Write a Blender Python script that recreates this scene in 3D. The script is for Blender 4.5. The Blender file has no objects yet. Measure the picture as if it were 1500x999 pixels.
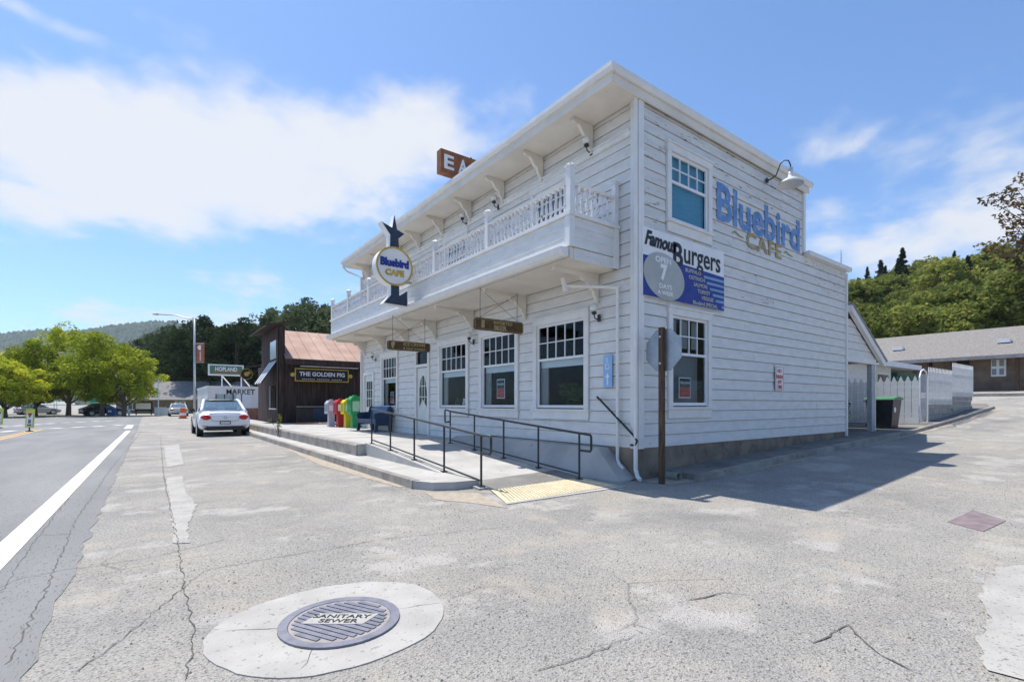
import bpy, bmesh, math, random
import numpy as np
from mathutils import Vector, Matrix
random.seed(7); RNG = np.random.default_rng(7)
S = bpy.context.scene; COL = S.collection
R = math.radians

# ------------------------------------------------------------------ camera
F, CX, HY, H = 720., 750., 592., 1.36
TH = math.atan(533/720.); CT, ST = math.cos(TH), math.sin(TH)
def ray(px, py):
    u = (px-CX)/F; v = (HY-py)/F
    return (u*CT+ST, -u*ST+CT, v)
def onx(px, py, x):
    r = ray(px, py); t = x/r[0]; return Vector((x, r[1]*t, H+r[2]*t))
def ony(px, py, y):
    r = ray(px, py); t = y/r[1]; return Vector((r[0]*t, y, H+r[2]*t))
def onz(px, py, z=0.):
    r = ray(px, py); t = (z-H)/r[2]; return Vector((r[0]*t, r[1]*t, z))
def atd(px, py, d):
    r = ray(px, py); return Vector((r[0]*d, r[1]*d, H+r[2]*d))

cd = bpy.data.cameras.new('camera'); cam = bpy.data.objects.new('camera', cd); COL.objects.link(cam)
cam.location = (0, 0, H); cam.rotation_euler = (R(90), 0, -TH)
cd.sensor_width = 36; cd.lens = 36*F/1500; cd.shift_y = 92.5/1500; cd.clip_end = 8000; cd.clip_start = .05
S.camera = cam

# ------------------------------------------------------------------ sky, sun
SUN = Vector((-.10, .40, 1.)).normalized()          # towards the sun
EL = math.asin(SUN.z); AZ = math.atan2(SUN.x, SUN.y)
w = bpy.data.worlds.new('World'); S.world = w; w.use_nodes = True
nt = w.node_tree; N = nt.nodes; L = nt.links; N.clear()
def nd(t, **k):
    n = N.new(t)
    for a, b in k.items(): setattr(n, a, b)
    return n
def mth(op, a, b=None, c=None):
    n = nd('ShaderNodeMath', operation=op)
    for i, v in enumerate((a, b, c)):
        if v is None: continue
        if isinstance(v, (int, float)): n.inputs[i].default_value = v
        else: L.new(v, n.inputs[i])
    return n.outputs[0]
sky = nd('ShaderNodeTexSky', sky_type='NISHITA', sun_disc=False, sun_elevation=EL, sun_rotation=AZ, altitude=200, air_density=1.0, dust_density=.6, ozone_density=2.5)
tc = nd('ShaderNodeTexCoord'); sep = nd('ShaderNodeSeparateXYZ'); L.new(tc.outputs['Generated'], sep.inputs[0])
vx, vy, vz = sep.outputs
az = mth('ARCTAN2', vx, vy); el = mth('ARCSINE', vz)
cmb = nd('ShaderNodeCombineXYZ'); zz = mth('ADD', mth('MAXIMUM', vz, 0.), .22)
L.new(mth('DIVIDE', vx, zz), cmb.inputs[0]); L.new(mth('DIVIDE', vy, zz), cmb.inputs[1])
n1 = nd('ShaderNodeTexNoise'); n1.inputs['Scale'].default_value = 2.6; n1.inputs['Detail'].default_value = 8; n1.inputs['Roughness'].default_value = .58; n1.inputs['Distortion'].default_value = .25
L.new(cmb.outputs[0], n1.inputs['Vector'])
n2 = nd('ShaderNodeTexNoise'); n2.inputs['Scale'].default_value = .55; n2.inputs['Detail'].default_value = 3; L.new(cmb.outputs[0], n2.inputs['Vector'])
def blob(px, py, sx, sy, amp):                       # a cloud bank in a given direction (azimuth / elevation)
    r = ray(px, py); a0 = math.atan2(r[0], r[1]); e0 = math.atan2(r[2], math.hypot(r[0], r[1]))
    da = mth('DIVIDE', mth('SUBTRACT', az, a0), sx); de = mth('DIVIDE', mth('SUBTRACT', el, e0), sy)
    q = mth('ADD', mth('MULTIPLY', da, da), mth('MULTIPLY', de, de))
    return mth('MULTIPLY', mth('EXPONENT', mth('MULTIPLY', q, -1.)), amp)
bank = None
for b in ((60, 225, .30, .080, .56), (250, 205, .26, .085, .56), (470, 195, .20, .085, .54), (640, 180, .13, .075, .42), (780, 150, .09, .06, .36), (120, 320, .26, .05, .34), (420, 280, .22, .055, .30),
          (60, 26, .08, .012, .34), (230, 470, .26, .028, .46), (420, 440, .22, .04, .34), (1240, 205, .16, .05, .34), (1440, 225, .14, .05, .3), (1420, 330, .20, .06, .40), (1120, 115, .07, .02, .26), (1260, 350, .22, .05, .32),
          (620, 50, .6, .055, -.30), (1320, 70, .5, .07, -.25), (60, 415, .25, .035, -.30), (420, 385, .2, .03, -.12)):
    o = blob(*b); bank = o if bank is None else mth('ADD', bank, o)
dens = mth('ADD', mth('ADD', mth('MULTIPLY', mth('SUBTRACT', n1.outputs[0], .5), 1.6), bank), mth('MULTIPLY', mth('SUBTRACT', n2.outputs[0], .5), .35))
n3 = nd('ShaderNodeTexNoise'); n3.inputs['Scale'].default_value = 7.; n3.inputs['Detail'].default_value = 6; L.new(cmb.outputs[0], n3.inputs['Vector'])
dens = mth('ADD', dens, mth('MULTIPLY', mth('SUBTRACT', n3.outputs[0], .5), .65))
mr = nd('ShaderNodeMapRange', interpolation_type='SMOOTHSTEP'); L.new(dens, mr.inputs[0]); mr.inputs[1].default_value = .12; mr.inputs[2].default_value = .74
mask = mth('MULTIPLY', mr.outputs[0], .93)
tint = nd('ShaderNodeMix', data_type='RGBA', blend_type='MULTIPLY'); tint.inputs[0].default_value = 1.
L.new(sky.outputs[0], tint.inputs[6]); tint.inputs[7].default_value = (1.6, 1.92, 2.25, 1)
mx = nd('ShaderNodeMix', data_type='RGBA'); L.new(mask, mx.inputs[0]); L.new(tint.outputs[2], mx.inputs[6]); mx.inputs[7].default_value = (9.9, 10.1, 10.5, 1)
bg = nd('ShaderNodeBackground'); L.new(mx.outputs[2], bg.inputs[0]); bg.inputs[1].default_value = .074
out = nd('ShaderNodeOutputWorld'); L.new(bg.outputs[0], out.inputs[0])
sl = bpy.data.lights.new('sun', 'SUN'); sl.energy = 5.0; sl.angle = R(.53); sl.color = (1, .95, .86)
so = bpy.data.objects.new('sun', sl); COL.objects.link(so); so.rotation_euler = (-SUN).to_track_quat('-Z', 'Y').to_euler(); so.location = SUN*60
S.view_settings.view_transform = 'Standard'; S.view_settings.look = 'None'; S.view_settings.gamma = 1; S.view_settings.exposure = .27
S.render.engine = 'CYCLES'; S.cycles.max_bounces = 6; S.cycles.transparent_max_bounces = 12

# ------------------------------------------------------------------ materials
MATS = {}
def pmat(name, c1, c2=None, scale=6., rough=.7, bump=0., bscale=None, metal=0., detail=5, stretch=(1, 1, 1), lo=.35, hi=.65, spec=.5, third=None):
    """two (or three) tones mixed by noise in world space, with optional bump"""
    if name in MATS: return MATS[name]
    m = bpy.data.materials.new(name); m.use_nodes = True; t = m.node_tree; ns, ls = t.nodes, t.links
    p = ns['Principled BSDF']; p.inputs['Roughness'].default_value = rough; p.inputs['Metallic'].default_value = metal; p.inputs['Specular IOR Level'].default_value = spec
    c1 = (*c1, 1); c2 = (*(c2 or c1[:3]), 1)
    g = ns.new('ShaderNodeNewGeometry'); mp = ns.new('ShaderNodeMapping'); mp.inputs['Scale'].default_value = stretch; ls.new(g.outputs['Position'], mp.inputs[0])
    n = ns.new('ShaderNodeTexNoise'); n.inputs['Scale'].default_value = scale; n.inputs['Detail'].default_value = detail; ls.new(mp.outputs[0], n.inputs['Vector'])
    cr = ns.new('ShaderNodeValToRGB'); ls.new(n.outputs[0], cr.inputs[0]); cr.color_ramp.elements[0].position = lo; cr.color_ramp.elements[1].position = hi
    cr.color_ramp.elements[0].color = c1; cr.color_ramp.elements[1].color = c2
    col = cr.outputs[0]
    if third:                                          # (colour, scale, threshold, softness)
        tcol, ts, th, so_ = third
        n3 = ns.new('ShaderNodeTexNoise'); n3.inputs['Scale'].default_value = ts; n3.inputs['Detail'].default_value = 8; n3.inputs['Roughness'].default_value = .65; ls.new(mp.outputs[0], n3.inputs['Vector'])
        r3 = ns.new('ShaderNodeMapRange'); ls.new(n3.outputs[0], r3.inputs[0]); r3.inputs[1].default_value = th; r3.inputs[2].default_value = th+so_
        mx_ = ns.new('ShaderNodeMix'); mx_.data_type = 'RGBA'; ls.new(r3.outputs[0], mx_.inputs[0]); ls.new(col, mx_.inputs[6]); mx_.inputs[7].default_value = (*tcol, 1); col = mx_.outputs[2]
    ls.new(col, p.inputs['Base Color'])
    if bump:
        nb = ns.new('ShaderNodeTexNoise'); nb.inputs['Scale'].default_value = bscale or scale*6; nb.inputs['Detail'].default_value = 4; ls.new(mp.outputs[0], nb.inputs['Vector'])
        b = ns.new('ShaderNodeBump'); b.inputs['Strength'].default_value = bump; b.inputs['Distance'].default_value = .01; ls.new(nb.outputs[0], b.inputs['Height']); ls.new(b.outputs[0], p.inputs['Normal'])
    MATS[name] = m; return m
def glassmat(name, tint=(.85, .9, .92), refl=.022):
    m = bpy.data.materials.new(name); m.use_nodes = True; t = m.node_tree; ns, ls = t.nodes, t.links; ns.remove(ns['Principled BSDF'])
    tr = ns.new('ShaderNodeBsdfTransparent'); tr.inputs[0].default_value = (*tint, 1)
    gl = ns.new('ShaderNodeBsdfGlossy'); gl.inputs['Roughness'].default_value = .02; gl.inputs[0].default_value = (.9, .95, 1, 1)
    lw = ns.new('ShaderNodeLayerWeight'); lw.inputs[0].default_value = .5; pw = ns.new('ShaderNodeMath'); pw.operation = 'POWER'; ls.new(lw.outputs['Facing'], pw.inputs[0]); pw.inputs[1].default_value = 2.5
    mr_ = ns.new('ShaderNodeMapRange'); ls.new(pw.outputs[0], mr_.inputs[0]); mr_.inputs[3].default_value = refl*.35; mr_.inputs[4].default_value = min(1, refl*4)
    mxs = ns.new('ShaderNodeMixShader'); ls.new(mr_.outputs[0], mxs.inputs[0]); ls.new(tr.outputs[0], mxs.inputs[1]); ls.new(gl.outputs[0], mxs.inputs[2])
    ls.new(mxs.outputs[0], ns['Material Output'].inputs[0]); MATS[name] = m; return m
def leafmat(name, c1, c2, trans=.35):
    m = bpy.data.materials.new(name); m.use_nodes = True; t = m.node_tree; ns, ls = t.nodes, t.links; ns.remove(ns['Principled BSDF'])
    g = ns.new('ShaderNodeNewGeometry'); n = ns.new('ShaderNodeTexNoise'); n.inputs['Scale'].default_value = .8; n.inputs['Detail'].default_value = 6; ls.new(g.outputs['Position'], n.inputs['Vector'])
    cr = ns.new('ShaderNodeValToRGB'); cr.color_ramp.elements[0].position = .33; cr.color_ramp.elements[1].position = .67; cr.color_ramp.elements[0].color = (*c1, 1); cr.color_ramp.elements[1].color = (*c2, 1); ls.new(n.outputs[0], cr.inputs[0])
    oi = ns.new('ShaderNodeObjectInfo'); hv = ns.new('ShaderNodeHueSaturation'); ls.new(cr.outputs[0], hv.inputs['Color'])
    v = ns.new('ShaderNodeMapRange'); ls.new(oi.outputs['Random'], v.inputs[0]); v.inputs[3].default_value = .6; v.inputs[4].default_value = 1.45; ls.new(v.outputs[0], hv.inputs['Value'])
    v2 = ns.new('ShaderNodeMapRange'); ls.new(oi.outputs['Random'], v2.inputs[0]); v2.inputs[3].default_value = .515; v2.inputs[4].default_value = .485; ls.new(v2.outputs[0], hv.inputs['Hue'])
    d = ns.new('ShaderNodeBsdfDiffuse'); tr = ns.new('ShaderNodeBsdfTranslucent'); ls.new(hv.outputs[0], d.inputs[0]); ls.new(hv.outputs[0], tr.inputs[0])
    mxs = ns.new('ShaderNodeMixShader'); mxs.inputs[0].default_value = trans; ls.new(d.outputs[0], mxs.inputs[1]); ls.new(tr.outputs[0], mxs.inputs[2])
    ls.new(mxs.outputs[0], ns['Material Output'].inputs[0]); MATS[name] = m; return m
# painted wood: white paint with grime and peeled flecks
WHITE = pmat('white_paint', (.64, .63, .605), (.72, .71, .685), 3, .55, .15, 40, stretch=(1, 1, 3), third=((.46, .42, .37), 9, .63, .06))
WORN = pmat('worn_white_paint', (.60, .59, .57), (.70, .69, .665), 2.5, .6, .25, 40, stretch=(.6, .6, 3.5), third=((.22, .18, .15), 7, .60, .05))
CREAM = pmat('cream_paint', (.66, .61, .54), (.74, .69, .61), 2, .6, .1, 30, third=((.42, .34, .24), 3, .66, .1))
TRIM = pmat('trim_white', (.69, .68, .66), (.76, .75, .73), 4, .5, .08, 40, third=((.45, .41, .36), 12, .68, .05))
GLASS = glassmat('window_glass')
CARGLASS = glassmat('car_glass', (.25, .4, .45), .35)
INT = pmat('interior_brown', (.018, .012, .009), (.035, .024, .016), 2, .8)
CURT = pmat('curtain', (.26, .245, .23), (.36, .34, .32), 14, .9, stretch=(3, 3, .2))
BLIND = pmat('teal_blind', (.10, .30, .42), (.16, .40, .52), 30, .6, stretch=(.1, .1, 3))
CONC = pmat('concrete', (.36, .35, .33), (.47, .45, .42), 1.6, .9, .3, 60, third=((.25, .23, .2), 5, .62, .1))
CONCD = pmat('old_concrete', (.22, .20, .18), (.34, .31, .27), 2.5, .9, .4, 40, third=((.14, .12, .1), 4, .58, .12))
ROADM = pmat('road_asphalt', (.185, .183, .18), (.255, .25, .243), .9, .9, .5, 120, stretch=(1, .25, 1), third=((.12, .12, .12), 70, .56, .08))
PAINTW = pmat('road_paint', (.72, .72, .70), (.82, .82, .80), 5, .8, .2, 80, third=((.32, .32, .31), 26, .60, .05))
PAINTY = pmat('road_paint_yellow', (.65, .36, .08), (.75, .45, .14), 5, .8, third=((.4, .36, .3), 15, .6, .08))
BLACKM = pmat('black_metal', (.015, .017, .02), (.03, .032, .035), 8, .45)
NAVY = pmat('navy_paint', (.012, .03, .07), (.02, .05, .10), 4, .5, .1)
IRON = pmat('cast_iron', (.15, .155, .19), (.21, .21, .25), 12, .6, .3, 90, metal=.3)
GREY = pmat('galvanised', (.42, .44, .47), (.52, .54, .57), 5, .45, metal=.6)
BLUEP = pmat('blue_paint', (.01, .03, .22), (.015, .04, .28), 5, .5)
BLUEF = pmat('faded_blue_paint', (.08, .20, .46), (.17, .31, .57), 5, .7, third=((.62, .64, .68), 12, .61, .08))
GOLD = pmat('gold_paint', (.45, .30, .04), (.60, .42, .08), 6, .5)
GOLDF = pmat('faded_gold_paint', (.30, .23, .10), (.42, .34, .18), 8, .7)
WOODD = pmat('dark_barn_wood', (.026, .016, .013), (.078, .046, .037), 3, .85, .5, 30, stretch=(5, 5, .35), third=((.16, .11, .09), 2.2, .60, .15))
POSTW = pmat('weathered_post', (.05, .028, .018), (.13, .075, .045), 8, .85, .6, 30, stretch=(4, 4, .4))
RUST = pmat('rusty_roof', (.36, .21, .15), (.47, .30, .22), 1.1, .7, .2, 20, third=((.60, .48, .40), 2.5, .62, .08))
RUSTS = pmat('rust_brown', (.20, .07, .03), (.33, .13, .05), 6, .8, .3)
SIGNB = pmat('hanging_sign_brown', (.05, .03, .012), (.11, .06, .02), 7, .5)
SHADE = pmat('roof_shingle', (.17, .155, .14), (.27, .25, .23), 9, .95, .5, 25, stretch=(1, 1, 2.2), third=((.10, .09, .085), 22, .57, .07))
BROWNW = pmat('brown_siding', (.15, .11, .08), (.22, .17, .13), 2, .85, .3, 20)
CARW = pmat('car_white', (.78, .79, .81), None, 2, .18, spec=.7)
RUBBER = pmat('rubber', (.012, .012, .013), (.02, .02, .02), 10, .85)
RIM = pmat('rim_alloy', (.45, .46, .48), None, 4, .3, metal=.8)
TAIL = pmat('tail_red', (.35, .01, .015), (.5, .02, .02), 10, .15)
BARK = pmat('bark', (.10, .075, .055), (.20, .16, .13), 6, .9, .7, 25, stretch=(3, 3, .5))
WHITEP = pmat('white_plain', (.80, .80, .80), (.74, .74, .75), 3, .5)
REDP = pmat('red_print', (.45, .02, .02), (.55, .03, .03), 5, .5)
BLKP = pmat('black_print', (.012, .012, .014), None, 5, .5)
def asphalt():
    m = bpy.data.materials.new('lot_asphalt'); m.use_nodes = True; t = m.node_tree; ns, ls = t.nodes, t.links; p = ns['Principled BSDF']; p.inputs['Roughness'].default_value = .92; p.inputs['Specular IOR Level'].default_value = .25
    g = ns.new('ShaderNodeNewGeometry')
    def noise(sc, det=5, ro=.55):
        n = ns.new('ShaderNodeTexNoise'); n.inputs['Scale'].default_value = sc; n.inputs['Detail'].default_value = det; n.inputs['Roughness'].default_value = ro; ls.new(g.outputs['Position'], n.inputs['Vector']); return n.outputs[0]
    def ramp(src, *st):
        r = ns.new('ShaderNodeValToRGB'); ls.new(src, r.inputs[0]); e = r.color_ramp.elements
        while len(e) < len(st): e.new(.5)
        for q, (pos, c) in zip(e, st): q.position = pos; q.color = (*c, 1)
        return r.outputs[0]
    def mix(f, a, b, mode='MIX'):
        x = ns.new('ShaderNodeMix'); x.data_type = 'RGBA'; x.blend_type = mode
        if isinstance(f, float): x.inputs[0].default_value = f
        else: ls.new(f, x.inputs[0])
        ls.new(a, x.inputs[6])
        if isinstance(b, tuple): x.inputs[7].default_value = (*b, 1)
        else: ls.new(b, x.inputs[7])
        return x.outputs[2]
    base = ramp(noise(.55, 6, .6), (.30, (.275, .264, .248)), (.5, (.34, .324, .30)), (.70, (.40, .378, .345)))
    warm = ramp(noise(.33, 4), (.52, (0, 0, 0)), (.68, (1, 1, 1))); base = mix(warm, base, (.39, .355, .31))
    v = ns.new('ShaderNodeTexVoronoi'); v.inputs['Scale'].default_value = 95; ls.new(g.outputs['Position'], v.inputs['Vector'])
    stone = ramp(v.outputs['Color'], (.10, (.42, .42, .43)), (.30, (.9, .89, .88)), (.75, (1.05, 1.05, 1.03)), (.98, (1.35, 1.33, 1.28)))
    base = mix(.85, base, stone, 'MULTIPLY')
    wornp = ramp(noise(.8, 9, .68), (.545, (0, 0, 0)), (.61, (.9, .9, .9))); base = mix(wornp, base, (.44, .415, .38))
    dust = ramp(noise(1.5, 7, .6), (.54, (0, 0, 0)), (.68, (.8, .8, .8))); base = mix(dust, base, (.42, .375, .315))
    dark = ramp(noise(.42, 5, .55), (.57, (0, 0, 0)), (.72, (.7, .7, .7))); base = mix(dark, base, (.20, .195, .19))
    v2 = ns.new('ShaderNodeTexVoronoi'); v2.feature = 'DISTANCE_TO_EDGE'; v2.inputs['Scale'].default_value = .42; wv = ns.new('ShaderNodeMix'); wv.data_type = 'VECTOR'; wv.inputs[0].default_value = .22
    nw = ns.new('ShaderNodeTexNoise'); nw.inputs['Scale'].default_value = 1.7; nw.inputs['Detail'].default_value = 7; ls.new(g.outputs['Position'], nw.inputs['Vector']); ls.new(g.outputs['Position'], wv.inputs[4]); ls.new(nw.outputs['Color'], wv.inputs[5]); ls.new(wv.outputs[1], v2.inputs['Vector'])
    ck = ramp(v2.outputs['Distance'], (.0, (.8, .8, .8)), (.004, (0, 0, 0))); gate = ramp(noise(.35, 3), (.48, (0, 0, 0)), (.56, (1, 1, 1))); ckm = mix(1., ck, gate, 'MULTIPLY'); base = mix(ckm, base, (.17, .16, .145))
    pit = ramp(noise(48, 3, .6), (.34, (.35, .34, .34)), (.43, (1, 1, 1))); base = mix(.9, base, pit, 'MULTIPLY')
    ls.new(base, p.inputs['Base Color'])
    b = ns.new('ShaderNodeBump'); b.inputs['Strength'].default_value = .7; b.inputs['Distance'].default_value = .012
    ad = ns.new('ShaderNodeMath'); ad.operation = 'ADD'; ls.new(v.outputs['Distance'], ad.inputs[0]); ls.new(noise(3, 6, .6), ad.inputs[1]); ls.new(ad.outputs[0], b.inputs['Height']); ls.new(b.outputs[0], p.inputs['Normal'])
    return m
ASPH = asphalt()

# ------------------------------------------------------------------ building blocks
WL = {}                                                 # world position of every object that parents others
class MB:
    def __init__(s): s.v = []; s.f = []
    def add(s, vs, fs):
        o = len(s.v); s.v += [tuple(v) for v in vs]; s.f += [tuple(i+o for i in f) for f in fs]; return s
    def box(s, x0, x1, y0, y1, z0, z1):
        return s.add([(x0, y0, z0), (x1, y0, z0), (x1, y1, z0), (x0, y1, z0), (x0, y0, z1), (x1, y0, z1), (x1, y1, z1), (x0, y1, z1)],
                     [(0, 3, 2, 1), (4, 5, 6, 7), (0, 1, 5, 4), (1, 2, 6, 5), (2, 3, 7, 6), (3, 0, 4, 7)])
    def prism(s, poly, axis, a, b):                     # polygon extruded along an axis; poly in the two other axes in order
        n = len(poly)
        def P(p, t):
            return {'x': (t, p[0], p[1]), 'y': (p[0], t, p[1]), 'z': (p[0], p[1], t)}[axis]
        vs = [P(p, a) for p in poly]+[P(p, b) for p in poly]
        return s.add(vs, [tuple(range(n))[::-1], tuple(range(n, 2*n))]+[(i, (i+1) % n, n+(i+1) % n, n+i) for i in range(n)])
    def tube(s, pts, r, n=8, r1=None):
        pts = [Vector(p) for p in pts]; m = len(pts); rings = []
        up = Vector((0, 0, 1)); prev = None
        for i, p in enumerate(pts):
            d = (pts[min(i+1, m-1)]-pts[max(i-1, 0)]).normalized()
            if prev is None: a = d.cross(up if abs(d.z) < .95 else Vector((1, 0, 0))).normalized()
            else: a = (prev-d*prev.dot(d)).normalized()
            prev = a; b = d.cross(a); rr = r if r1 is None else r+(r1-r)*i/max(1, m-1)
            rings.append([p+a*math.cos(2*math.pi*k/n)*rr+b*math.sin(2*math.pi*k/n)*rr for k in range(n)])
        vs = [v for q in rings for v in q]; fs = []
        for i in range(m-1):
            for k in range(n): fs.append((i*n+k, i*n+(k+1) % n, (i+1)*n+(k+1) % n, (i+1)*n+k))
        fs += [tuple(range(n))[::-1], tuple(range((m-1)*n, m*n))]
        return s.add(vs, fs)
    def lathe(s, prof, o=(0, 0, 0), n=12, axis='z'):    # prof: (radius, height)
        vs = []
        for r, h in prof:
            for k in range(n):
                a = 2*math.pi*k/n; q = (r*math.cos(a), r*math.sin(a), h)
                if axis == 'y': q = (q[0], q[2], q[1])
                if axis == 'x': q = (q[2], q[0], q[1])
                vs.append((q[0]+o[0], q[1]+o[1], q[2]+o[2]))
        m = len(prof); fs = [(i*n+k, i*n+(k+1) % n, (i+1)*n+(k+1) % n, (i+1)*n+k) for i in range(m-1) for k in range(n)]
        if prof[0] != prof[-1]: fs += [tuple(range(n))[::-1], tuple(range((m-1)*n, m*n))]
        return s.add(vs, fs)
    def mesh(s, name, o=(0, 0, 0)):
        me = bpy.data.meshes.new(name); me.from_pydata([(v[0]-o[0], v[1]-o[1], v[2]-o[2]) for v in s.v], [], s.f)
        bm = bmesh.new(); bm.from_mesh(me); bmesh.ops.recalc_face_normals(bm, faces=bm.faces); bm.to_mesh(me); bm.free(); return me
    def build(s, name, mat, parent=None, smooth=False, base=None):
        if parent is not None: o = WL[parent.name]
        else:
            if base is None:
                a = np.array(s.v); base = ((a[:, 0].min()+a[:, 0].max())/2, (a[:, 1].min()+a[:, 1].max())/2, a[:, 2].min())
            o = base
        me = s.mesh(name, o); me.materials.append(mat)
        if smooth: me.shade_smooth()
        ob = bpy.data.objects.new(name, me); COL.objects.link(ob)
        if parent is not None: ob.parent = parent
        else: ob.location = o
        WL[ob.name] = o; return ob
def tag(o, label, cat, group=None):
    o['label'] = label; o['category'] = cat
    if group: o['group'] = group
    return o
def thing(name, label, cat, loc, group=None):
    o = bpy.data.objects.new(name, None); COL.objects.link(o); o.location = loc; WL[o.name] = tuple(loc); o.empty_display_size = .2
    return tag(o, label, cat, group)
def struct(o): o['kind'] = 'structure'; return o
def stuff(o): o['kind'] = 'stuff'; return o
def piece(name, me, loc, parent, rot=None, scale=None):  # an object on shared mesh data, loc in world
    ob = bpy.data.objects.new(name, me); COL.objects.link(ob); pl = WL[parent.name]; ob.parent = parent
    ob.location = (loc[0]-pl[0], loc[1]-pl[1], loc[2]-pl[2])
    if rot: ob.rotation_euler = rot
    if scale: ob.scale = scale
    return ob
def text(body, loc, size, face, mat, parent, name='lettering', bold=0., width=None, shear=0., depth=.004, spacing=1., height=None, arc=0., align='CENTER', tilt=0.):
    """letters as a thin mesh; face '-y' reads along +x, '-x' reads along -y, '+z' lies on the ground"""
    cu = bpy.data.curves.new(name, 'FONT'); cu.body = body; cu.size = size; cu.shear = shear; cu.offset = bold; cu.extrude = depth/2; cu.space_character = spacing; cu.align_x = align; cu.align_y = 'CENTER'; cu.resolution_u = 3
    tmp = bpy.data.objects.new('tmp', cu); COL.objects.link(tmp); dg = bpy.context.evaluated_depsgraph_get(); me = bpy.data.meshes.new_from_object(tmp.evaluated_get(dg)); bpy.data.objects.remove(tmp)
    n = len(me.vertices); a = np.empty(n*3, np.float32); me.vertices.foreach_get('co', a); a = a.reshape(-1, 3)
    cx = (a[:, 0].min()+a[:, 0].max())/2; cy = (a[:, 1].min()+a[:, 1].max())/2
    if align == 'CENTER': a[:, 0] -= cx
    a[:, 1] -= cy
    if width: a[:, 0] *= width/(a[:, 0].max()-a[:, 0].min())
    if height: a[:, 1] *= height/(a[:, 1].max()-a[:, 1].min())
    if arc: a[:, 1] += arc*(1-(a[:, 0]/max(1e-6, abs(a[:, 0]).max()))**2)
    if tilt:
        c_, s_ = math.cos(tilt), math.sin(tilt); x_, y_ = a[:, 0].copy(), a[:, 1].copy(); a[:, 0] = x_*c_-y_*s_; a[:, 1] = x_*s_+y_*c_
    x, y, z = a[:, 0].copy(), a[:, 1].copy(), a[:, 2].copy()
    if face == '-y': b = np.stack([x, -z, y], 1)
    elif face == '-x': b = np.stack([-z, -x, y], 1)
    else: b = np.stack([x, y, z], 1)
    pl = WL[parent.name]; b += np.array([loc[0]-pl[0], loc[1]-pl[1], loc[2]-pl[2]], np.float32)
    me.vertices.foreach_set('co', b.astype(np.float32).ravel()); me.update(); me.materials.clear(); me.materials.append(mat)
    ob = bpy.data.objects.new(name, me); COL.objects.link(ob); ob.parent = parent; WL[ob.name] = pl; return ob
def subtract(rect, holes):                              # rectangle minus rectangles
    rs = [rect]
    for h in holes:
        nr = []
        for a0, a1, b0, b1 in rs:
            c0, c1, e0, e1 = max(a0, h[0]), min(a1, h[1]), max(b0, h[2]), min(b1, h[3])
            if c0 >= c1 or e0 >= e1: nr.append((a0, a1, b0, b1)); continue
            if a0 < c0: nr.append((a0, c0, b0, b1))
            if c1 < a1: nr.append((c1, a1, b0, b1))
            if b0 < e0: nr.append((c0, c1, b0, e0))
            if e1 < b1: nr.append((c0, c1, e1, b1))
        rs = nr
    return [r for r in rs if r[1]-r[0] > .02 and r[3]-r[2] > .012]

# ------------------------------------------------------------------ ground
GX = [-4000, 6.6, 7.8, 9.4, 13.5, 19.5, 24.5, 32, 42, 60, 4000]; GZ = [0, 0, .03, .09, .25, .45, .72, 1.27, 2.2, 3.2, 3.2]
def gz(x, y=0.):
    f = min(1, max(0, (45-y)/15)); return float(np.interp(x, GX, GZ))*f
def sheet(name, xs, ys, zf, mat):
    m = MB(); nx, ny = len(xs), len(ys)
    m.v = [(x, y, zf(x, y)) for y in ys for x in xs]; m.f = [(j*nx+i, j*nx+i+1, (j+1)*nx+i+1, (j+1)*nx+i) for j in range(ny-1) for i in range(nx-1)]
    return m.build(name, mat, None, True, (0, 0, 0))
xs = [-4000, -1500, -600, -200, -80, -40, -20]+list(np.arange(-10, 45, .5))+[46, 50, 55, 60, 80, 120, 250, 600, 1500, 4000]
ys = [-3000, -1000, -300, -100, -40, -20]+list(np.arange(-10, 30, .5))+[30, 33, 36, 39, 42, 45, 50, 60, 100, 200, 600, 1500, 4000]
def bumpy(x, y): return 0.
ground = struct(sheet('ground', xs, ys, lambda x, y: gz(x, y)+bumpy(x, y)-.02*(bumpy(x, y) != 0), ASPH))
def flat(name, pts, z, mat, parent=None, thick=.0):
    m = MB(); pts = list(pts)
    zz_ = [z+gz(p[0], p[1]) for p in pts]
    if thick:
        n = len(pts); m.v = [(p[0], p[1], q) for p, q in zip(pts, zz_)]+[(p[0], p[1], q-thick) for p, q in zip(pts, zz_)]
        m.f = [tuple(range(n)), tuple(range(n, 2*n))[::-1]]+[(i, (i+1) % n, n+(i+1) % n, n+i) for i in range(n)]
    else: m.v = [(p[0], p[1], q) for p, q in zip(pts, zz_)]; m.f = [tuple(range(len(pts)))]
    return m.build(name, mat, parent, False, (0, 0, 0))
def jag(pts, amp, step=.12, seed=1, closed=True):       # an irregular outline from a coarse one
    rr = random.Random(seed); out_ = []
    n = len(pts)
    for i in range(n if closed else n-1):
        a, b = Vector(pts[i][:2]), Vector(pts[(i+1) % n][:2]); k = max(1, int((b-a).length/step))
        for j in range(k): p = a.lerp(b, j/k); out_.append((p.x+rr.uniform(-amp, amp), p.y+rr.uniform(-amp, amp)))
    if not closed: out_.append(tuple(pts[-1][:2]))
    return out_
re_ = jag([(-.5, -20), (-.47, 45)], .03, .2, 77, False)
road = struct(flat('main_road', [(-60, -60), (-.5, -60)]+re_+[(-.5, 70), (-60, 70)], .005, ROADM))
CRACK = pmat('crack_dark', (.07, .066, .06), (.14, .13, .115), 20, .95)
SEALP = pmat('patch_pale', (.33, .315, .29), (.42, .40, .365), 3, .9, .5, 90, third=((.20, .19, .175), 40, .57, .06))
SANDY = pmat('sandy_dirt', (.33, .28, .22), (.43, .37, .29), 9, .95, .5, 70, third=((.25, .22, .18), 30, .55, .1))
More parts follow.
